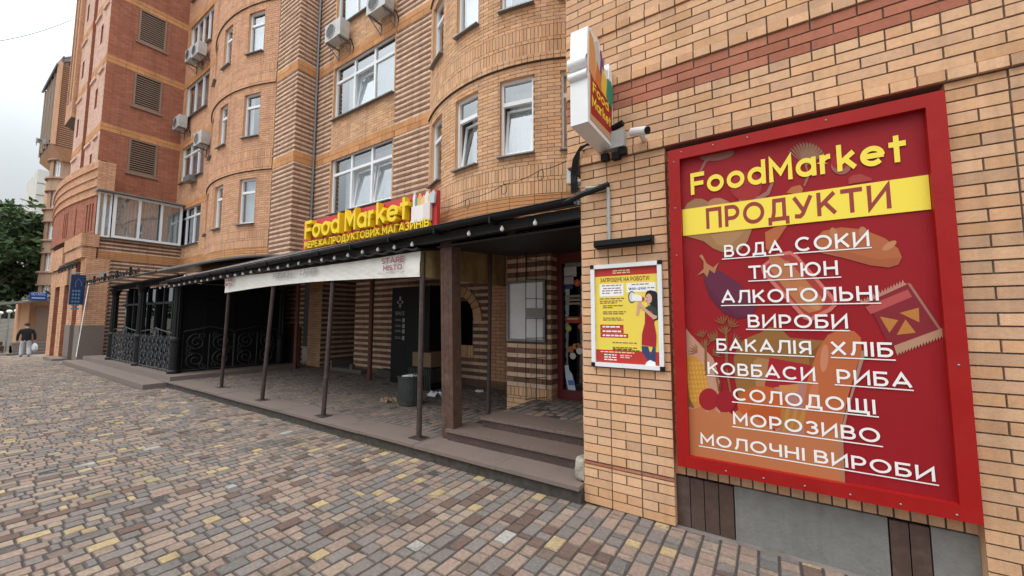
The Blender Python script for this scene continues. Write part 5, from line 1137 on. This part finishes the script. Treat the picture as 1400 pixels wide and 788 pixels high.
# ================================================================== BLACK IRON VERANDA
VR = thing('iron_veranda', (-15, 3.5, .25), 'black wrought iron veranda with fluted columns and dark glazing', 'veranda')
VX = [-12.28, -15.2, -18.1, -18.9]; VY = 3.50; FZ = .25
def column(x, y):
    q = MB(); q.lathe([(.14, FZ), (.14, FZ+.06), (.105, FZ+.09), (.105, FZ+.75), (.125, FZ+.78), (.125, FZ+.84), (.09, FZ+.9)], x, y, 16); q.lathe([(.095, FZ+.9), (.085, 2.35)], x, y, 20, flute=.14); q.lathe([(.10, 2.35), (.12, 2.38), (.10, 2.41), (.15, 2.52), (.16, 2.56)], x, y, 16)
    q.build('column', black, VR)
for x in VX[:3]: column(x, VY)
column(-12.32, 6.0)
def spiral(mb, fm, cu, cv, r0, turns, a0, sgn=1, rad=.011, n=22):
    pts = []
    for i in range(n+1):
        t_ = i/n; rr = r0*(1-.82*t_); an = a0+sgn*2*math.pi*turns*t_; pts.append(fm(cu+rr*math.cos(an), cv+rr*math.sin(an), .02))
    mb.tube(pts, rad, 4)
def iron_panel(fm, u0, u1, v0, v1, dense):
    q = MB(); W = u1-u0; H = v1-v0
    topf = lambda t_: v1+.14*math.sin(math.pi*t_)**.6-.04*abs(math.sin(2*math.pi*t_))
    q.tube([fm(u0+W*i/24, topf(i/24), .02) for i in range(25)], .016, 5); q.tube([fm(u0, v0+.05, .02), fm(u1, v0+.05, .02)], .016, 5)
    nx_ = max(2, round(W/(.34 if dense else .52)))
    for i in range(nx_+1): q.tube([fm(u0+W*i/nx_, v0, .02), fm(u0+W*i/nx_, v1-.05, .02)], .011, 4)
    for i in range(nx_):
        c = u0+W*(i+.5)/nx_; s_ = W/nx_; rws = 4 if dense else 2
        for j in range(rws):
            vv = v0+.08+(H-.12)*(j+.5)/rws; rr = min(s_*.46, (H-.12)/rws*.5); g_ = 1 if (i+j) % 2 else -1
            spiral(q, fm, c-.0*s_, vv, rr, 1.7, g_*math.pi/2, g_); 
            if not dense: spiral(q, fm, c+.22*s_*g_, vv+rr*.75, rr*.42, 1.3, -g_*math.pi/2, -g_, .009, 14); spiral(q, fm, c-.26*s_*g_, vv-rr*.7, rr*.4, 1.3, 0, g_, .009, 14)
            else: spiral(q, fm, c+.25*s_*g_, vv+rr*.6, rr*.5, 1.2, 0, -g_, .009, 12)
    if dense:
        for k_ in range(9): a_ = math.pi*k_/8; q.tube([fm((u0+u1)/2, v1-.06, .02), fm((u0+u1)/2+.22*math.cos(a_), v1-.06+.2*math.sin(a_), .02)], .01, 4)
        q.tube([fm((u0+u1)/2+.23*math.cos(math.pi*k_/12), v1-.06+.21*math.sin(math.pi*k_/12), .02) for k_ in range(13)], .014, 4)
    q.build('railing_panel', mat('paler_iron', (.042, .043, .046), .6, .3, noise=.4), VR)  # iron toned paler than the columns so the scrollwork shows
fmv = flat_y(VY)
iron_panel(fmv, -15.05, -12.45, FZ, 1.2, True); iron_panel(fmv, -17.98, -15.35, FZ, 1.2, True)
fvs = flat_x(-12.30); iron_panel(fvs, 3.64, 4.75, FZ, 1.25, False); iron_panel(fvs, 4.77, 5.9, FZ, 1.25, False)
q = MB(); q.fbox(flat_y(3.72), -17.9, -12.5, FZ, 2.5, 0, .01); q.build('front_glazing', dark_pane, VR)
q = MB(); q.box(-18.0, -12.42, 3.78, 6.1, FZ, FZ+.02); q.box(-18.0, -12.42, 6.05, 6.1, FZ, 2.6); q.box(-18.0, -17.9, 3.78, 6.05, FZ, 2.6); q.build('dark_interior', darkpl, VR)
q = MB(); q.fbox(flat_x(-12.40), 3.6, 5.95, FZ, 2.5, 0, .015); q.build('side_shade_sheet', darkpl, VR)  # black sheet puts shade into the veranda's open side bays
q = MB()
for x in (-12.6, -13.3, -14.0, -14.7, -15.4, -16.1, -16.8, -17.5): q.box(x-.03, x+.03, 3.66, 3.71, FZ, 2.5)
for y in (4.1, 4.75, 5.4): q.box(-12.385, -12.36, y-.03, y+.03, FZ, 2.5)
q.box(-18, -12.4, 3.66, 3.71, 2.0, 2.06); q.box(-12.384, -12.365, 3.6, 5.95, 2.0, 2.05); q.build('glazing_bar', black, VR)
def frieze(fm, u0, u1, z0, z1):
    q = MB(); q.tube([fm(u0, z0, .02), fm(u1, z0, .02)], .018, 5); q.tube([fm(u0, z1, .02), fm(u1, z1, .02)], .022, 5); n = int((u1-u0)/.17)
    for i in range(n): c = u0+(u1-u0)*(i+.5)/n; q.tube([fm(c+.07*math.cos(k_*.785), (z0+z1)/2+.06*math.sin(k_*.785), .02) for k_ in range(8)], .009, 4, closed=True)
    q.fbox(fm, u0, u1, z0, z1, -.01, 0); q.build('frieze', black, VR)
frieze(fmv, -18.6, -12.3, 2.52, 2.68); frieze(fvs, 3.5, 6.0, 2.52, 2.68)
q = MB(); n = 14
def prof(t_): y = 3.02+3.1*t_; return y, 2.72+.78*math.sin(min(1, t_*.95)*math.pi/2)
for i in range(n):
    (y0, z0), (y1, z1) = prof(i/n), prof((i+1)/n)
    q.face([(-19.4, y0, z0), (-12.2, y0, z0), (-12.2, y1, z1), (-19.4, y1, z1)]); q.face([(-19.4, y0, z0-.02), (-19.4, y1, z1-.02), (-12.2, y1, z1-.02), (-12.2, y0, z0-.02)])
q.build('curved_roof', mat('smoked_glass', (.035, .036, .038), .25), VR)
q = MB(); q.tube([(-12.18, *prof(i/n)) for i in range(n+1)], .045, 6); 
q.build('roof_edge', mat('edge_strip', (.15, .147, .14), .6, .3, noise=.2), VR)
q = MB(); q.tube([(-19.4, 3.01, 2.72), (-12.18, 3.01, 2.72)], .022, 6); q.build('eave_edge', mat('dark_edge', (.03, .03, .03), .6, .3), VR)
q = MB(); n_ = 24
for i in range(n_):
    x = -19.8+i*.27; spiral(q, flat_y(3.03), x, 2.83, .085, 1.3, 0, 1 if i % 2 else -1, .012, 12)
    if i % 5 == 0: q.tube([(x, 3.03, 2.74), (x, 3.03, 2.98)], .03, 6)
q.build('cresting', black, VR)
for k_ in range(11):
    c = base0.copy(); COL.objects.link(c); c.parent = SL; c.matrix_parent_inverse = base0.matrix_parent_inverse.copy(); c.location = (-12.16, 3.55+k_*.22, 2.66)

# ================================================================== LEFT SIGNS AND FITTINGS
BS = thing('banner_sign', (-21.5, 3.1, 2.8), 'tall narrow navy blue sign hanging from the parapet of the red wing', 'sign')
bx = -21.3; a = atx(98, 376, bx); b = atx(113, 417, bx); q = MB(); q.box(bx-.05, bx, a.y, a.y+.36, b.z, a.z+.02); q.build('board', blue, BS)
q = MB(); q.tube([(bx, a.y+.02, a.z+.08), (bx-.02, 3.55, a.z+.08)], .02, 5); q.tube([(bx, a.y-.02, b.z), (bx, a.y-.02, a.z+.2)], .015, 5); q.build('bracket', steel, BS)
tealp = mat('teal_print', (.10, .22, .34), .5)
q = MB(); fmB = flat_x(bx)
q.tube([fmB(a.y+.12, a.z-.45, .004), fmB(a.y+.12, a.z-.25, .004), fmB(a.y+.18, a.z-.12, .004), fmB(a.y+.25, a.z-.25, .004), fmB(a.y+.28, a.z-.4, .004)], .008, 4)
for j in range(6):
    for i in range(3): q.fbox(fmB, a.y+.05+i*.075, a.y+.10+i*.075, a.z-.62-j*.13, a.z-.55-j*.13, 0, .004)
q.build('markings', tealp, BS)
MBX = MB(); a = atx(122, 378, -21.75); MBX.box(-21.78, -21.6, 3.62, 3.92, a.z-.25, a.z+.25); MBX.box(-21.6, -21.59, 3.66, 3.88, a.z+.05, a.z+.2); tag(MBX.build('meter_box', greypl), 'grey meter box on the corner beside the navy sign', 'meter box')
q = MB(); q.tube([atz(104, 488, .3), atx(122, 385, -21.0)], .011, 6); tag(q.build('pale_pipe', whitepl), 'thin pale pipe leaning against the granite pier base', 'pipe')
q = MB(); y0 = 2.95
for i in range(11): spiral(q, flat_y(3.05), -24.8+i*.33, 3.62, .13, 1.4, 0, 1 if i % 2 else -1, .018, 12)
q.tube([(-25, 3.05, 3.5), (-21.4, 3.05, 3.5)], .02, 5); q.tube([(-25, 3.05, 3.76), (-21.4, 3.05, 3.76)], .02, 5); tag(q.build('iron_cresting', black), 'black scrolled iron strip along the low parapet of the red wing', 'ironwork')
NS = thing('notary_sign', (-36, 4, 3), 'small bright blue notary sign above the distant porch', 'sign')
bx = -35.9; a = atx(40.5, 399.5, bx); b = atx(64.5, 411, bx); q = MB(); q.box(bx-.1, bx, a.y, b.y, b.z, a.z); q.build('board', mat('bright_blue', (.02, .06, .24), .4), NS)
text_part('lettering', 'НОТАРІУС', mat('pale_blue_print', (.45, .55, .75), .5), NS, (bx+.001, a.y+.08, b.z+.27), PY, PZ, PX, b.y-a.y-.16, .2, .01, .03)
q = MB(); q.fbox(flat_x(bx), a.y+.1, b.y-.1, b.z+.1, b.z+.16, 0, .01); q.build('underline', mat('pale_blue_print'), NS)
# planks by the far pier
q = MB(); a, b = atz(60, 487, gz(-26)), atz(80, 486, gz(-24)); q.box(-24.6, -22.6, 2.8, 3.15, -.06, .06); tag(q.build('loose_slab', granite2), 'loose stone slab lying before the far brick piers', 'slab')

# ================================================================== PERSON
def skin_body(name, joints, edges, parent, matf, mats):
    me = bpy.data.meshes.new(name); me.from_pydata([j[0] for j in joints], edges, []); o = bpy.data.objects.new(name, me); COL.objects.link(o)
    md = o.modifiers.new('s', 'SKIN'); sd = o.modifiers.new('d', 'SUBSURF'); sd.levels = 2; md.use_smooth_shade = True
    lay = me.skin_vertices[0]
    for i, j in enumerate(joints): lay.data[i].radius = (j[1], j[2] if len(j) > 2 else j[1]); lay.data[i].use_root = (i == 0)
    dg = bpy.context.evaluated_depsgraph_get(); dg.update(); m2 = bpy.data.meshes.new_from_object(o.evaluated_get(dg)); bpy.data.objects.remove(o)
    m2.name = name; m2.materials.clear()
    for x in mats: m2.materials.append(x)
    for p_ in m2.polygons: p_.material_index = matf(p_.center)
    return link(name, m2, parent)
gx, gy = -30.6, 2.90; g0 = gz(gx)
PE = thing('person', (gx, gy, g0), 'person in black jacket and loose pale grey trousers walking away carrying a white bag', 'person')
def T(x, y, z): return (gx-y, gy+x, g0+z)         # x to the right hand, y forward
J = [(T(0, 0, .86), .15, .12), (T(0, .01, 1.05), .16, .12), (T(0, .03, 1.27), .175, .12), (T(0, .05, 1.38), .07), (T(0, .08, 1.46), .05), (T(0, .10, 1.54), .085), (T(0, .10, 1.62), .07),
     (T(-.09, 0, .82), .10), (T(-.11, .06, .46), .085), (T(-.12, -.02, .10), .075), (T(-.12, .02, .04), .05), (T(-.12, .14, .03), .04),
     (T(.09, 0, .82), .10), (T(.10, .02, .46), .085), (T(.11, -.16, .14), .075), (T(.11, -.13, .06), .05), (T(.11, -.02, .03), .04),
     (T(-.19, .03, 1.30), .075), (T(-.27, -.02, 1.05), .06), (T(-.27, .06, .82), .045), (T(-.27, .09, .74), .035),
     (T(.19, .03, 1.30), .075), (T(.26, -.04, 1.05), .06), (T(.27, .0, .82), .045), (T(.27, .02, .74), .035)]
E_ = [(0, 1), (1, 2), (2, 3), (3, 4), (4, 5), (5, 6), (0, 7), (7, 8), (8, 9), (9, 10), (10, 11), (0, 12), (12, 13), (13, 14), (14, 15), (15, 16), (2, 17), (17, 18), (18, 19), (19, 20), (2, 21), (21, 22), (22, 23), (23, 24)]
def mf(c):
    z = c.z-g0; x = c.y-gy
    if z > 1.41: return 0
    if abs(x) > .2 and z < .79: return 0
    if z > .80: return 1
    return 2 if z > .085 else 3
skin_body('body', J, E_, PE, mf, [skin, jacket, trousers, shoe])
q = MB(); hc = Vector(T(0, .085, 1.575)); n1, n2 = 14, 8
def hp(i, j): th, ph = 2*math.pi*i/n1, math.pi*.62*j/n2; return hc+Vector((math.sin(ph)*math.cos(th)*.105, math.sin(ph)*math.sin(th)*.098, math.cos(ph)*.105))
for i in range(n1):
    for j in range(n2): q.face([hp(i, j), hp(i, j+1), hp(i+1, j+1), hp(i+1, j)])
q.build('hair', hairm, PE, smooth=True)
for x, y, z, s_ in ((-.27, .10, .69, -1), (.27, .03, .69, 1)):
    q = MB()
    for k_ in range(4): q.tube([T(x-.025+.017*k_, y, z+.03), T(x-.025+.017*k_, y+.02, z-.025-.006*(k_ in (1, 2))), T(x-.025+.017*k_, y+.045, z-.045)], .0085, 5)
    q.tube([T(x-.03*s_, y+.01, z+.045), T(x-.05*s_, y+.035, z+.0)], .009, 5); q.build('fingers', skin, PE)
q = MB(); n = 12
def bg_(i, j):
    t_ = j/6; rr = (.015, .09, .13, .15, .155, .14, .05)[j]; a_ = 2*math.pi*i/n; return T(.28+rr*math.cos(a_)*.75+.012*math.sin(5*a_+j), .02+rr*math.sin(a_), .665-.42*t_)
for i in range(n):
    for j in range(6): q.face([bg_(i, j), bg_(i+1, j), bg_(i+1, j+1), bg_(i, j+1)])
tag(q.build('carrier_bag', bagm, smooth=True), 'white plastic carrier bag hanging from the walking person', 'bag')

# ================================================================== FAR LEFT: RAILINGS, WALL, LAMPS, TREES
q = MB(); z0 = gz(-48); q.box(-48.3, -48, -14, 5.0, z0-.3, 1.55); tag(q.build('garden_wall', mat('pale_wall', (.33, .31, .25), .9, noise=.2, nscale=2)), 'pale low garden wall under the dark trees', 'wall')
q = MB(); q.box(-44.5, -43.5, -10, 3.2, z0-.4, -.30); q.box(-45.5, -44.5, -10, 3.2, z0-.4, -.05); tag(q.build('planter_wall', granite), 'dark stepped planter wall below the railing', 'planter')
RL = thing('hand_railing', (-43, 2, -.4), 'grey steel handrail on posts climbing the far steps', 'railing')
q = MB()
for k_ in range(2): q.tube([(-42+0*k_, -1.2, -.1+.3*k_), (-42, 1.0, .2+.3*k_), (-42, 3.4, .95+.3*k_)], .03, 6)
q.build('rail', steel, RL); q = MB()
for y in (-1, 0, 1, 1.9, 2.8): q.tube([(-42, y, -.8), (-42, y, .5+max(0, y-1)*.31)], .03, 6)
q.build('post', steel, RL)
lamp = None
for i, (px_, py_, lb) in enumerate(((13, 426, 'globe lamp of the pair by the far wall, the one nearer the trees'), (25, 425, 'globe lamp of the pair by the far wall, the one nearer the porch'), (4, 428, 'small globe lamp half lost against the dark trees'))):
    a = atx(px_, py_, -46)
    if lamp is None:
        lamp = thing('street_lamp', (0, 0, 0), lb, 'street lamp', 'globe lamps by the far wall'); q = MB(); q.tube([(0, 0, -3.3), (0, 0, -.1)], .05, 8); q.build('pole', steel, lamp)
        q = MB(); q.lathe([(.05, -.12), (.12, -.07), (.15, 0), (.12, .08), (.04, .12)], 0, 0, 14); q.build('globe', globem, lamp, smooth=True); e = lamp
    else: e = copy_tree(lamp); e['label'] = lb
    e.location = (a.x-i*.8, a.y, a.z)
def tree(label, x, y, zb, h, rx, rz, n, seed, sz_=.34, low=.18):
    rg = random.Random(seed); e = thing('tree', (x, y, zb), label, 'tree', 'trees behind the garden wall')
    q = MB(); q.tube([(x, y, zb), (x+.1, y, zb+h*.3), (x-.1, y+.1, zb+h*.62)], .28, 8, r1=.09)
    for k_ in range(8):
        a_ = k_*.9; q.tube([(x, y, zb+h*(.25+.04*k_)), (x+rx*.5*math.cos(a_), y+rx*.5*math.sin(a_), zb+h*(.42+.05*k_))], .09, 5, r1=.03)
    q.build('trunk', bark, e); q = MB(); C_ = []
    for k_ in range(46):
        th, ph = rg.uniform(0, 6.283), math.acos(rg.uniform(-1, 1)); rr = rg.uniform(.45, 1)**.6; C_.append((x+rx*rr*math.sin(ph)*math.cos(th), y+rx*rr*math.sin(ph)*math.sin(th), zb+h*(low+1)/2+rz*rr*math.cos(ph), rg.uniform(.7, 1.4), rg.uniform(.7, 1.35)))
    for k_ in range(n):
        c = rg.choice(C_); d_ = Vector((rg.gauss(0, 1), rg.gauss(0, 1), rg.gauss(0, .75))).normalized()*c[3]*rg.uniform(.3, 1)**.5*1.25; p_ = Vector(c[:3])+d_
        a_ = Vector((rg.gauss(0, 1), rg.gauss(0, 1), rg.gauss(0, .6))).normalized(); b_ = a_.cross(Vector((rg.gauss(0, 1), rg.gauss(0, 1), rg.gauss(0, 1)))).normalized(); s_ = sz_*rg.uniform(.6, 1.2); t_ = c[4]*rg.uniform(.7, 1.3)
        q.face([p_-a_*s_, p_-b_*s_*.45, p_+a_*s_, p_+b_*s_*.45], 0, (.062*t_, .105*t_, .036*t_))
    q.build('crown', leafm, e)
a = atx(8, 430, -70); tree('dark broad tree at the picture edge behind the garden wall', a.x, a.y-2, -2, 15.5, 5.5, 6.5, 9000, 1)
a = atx(34, 430, -66); tree('dense green tree closest to the round bay of the far building', a.x, a.y, -2, 14.0, 3.2, 6.2, 8000, 2)
a = atx(-40, 430, -62); tree('tall tree farthest from the buildings behind the garden wall', a.x, a.y, -2, 15.5, 4.5, 6.5, 6000, 3)
q = MB(); rg = random.Random(5)
for k_ in range(5200):
    y = rg.uniform(-14, 6); p_ = Vector((-52+rg.uniform(-1.6, 1.6), y, rg.uniform(-1.5, 3.4+.5*math.sin(y*1.3)))); a_ = Vector((rg.gauss(0, 1), rg.gauss(0, 1), rg.gauss(0, 1))).normalized(); b_ = a_.cross(Vector((rg.gauss(0, 1), 1, rg.gauss(0, 1)))).normalized(); t_ = rg.uniform(.6, 1.2)
    q.face([p_-a_*.3, p_-b_*.15, p_+a_*.3, p_+b_*.15], 0, (.035*t_, .062*t_, .022*t_))
h = q.build('hedge', leafm); h['kind'] = 'stuff'; h['label'] = 'dark shrubbery behind the pale garden wall'; h['category'] = 'hedge'
# weeds and grit along the kerb
q = MB(); rg = random.Random(9)
for (cx, cy, cz, n, s_) in [(-9.45, 3.62, .15, 26, .07), (-4.3, 3.235, 0, 36, .06), (-4.0, 3.23, 0, 20, .05), (-6.9, 3.24, .0, 14, .04), (-7.8, 3.24, 0, 12, .04), (-2.9, 3.24, 0, 8, .04)]+[(-10+rg.random()*8.5, 3.235, 0, 5, .03) for _ in range(14)]:
    for k_ in range(n):
        x, y = cx+rg.gauss(0, .09), cy+rg.uniform(-.03, .01); a_ = rg.uniform(0, 6.28); L = s_*rg.uniform(.5, 1.3)
        q.face([(x, y, cz), (x+.006, y+.004, cz), (x+L*.7*math.cos(a_), y+L*.7*math.sin(a_)*.5-.01, cz+L)], 0)
w_ = q.build('weeds', weed); w_['kind'] = 'stuff'
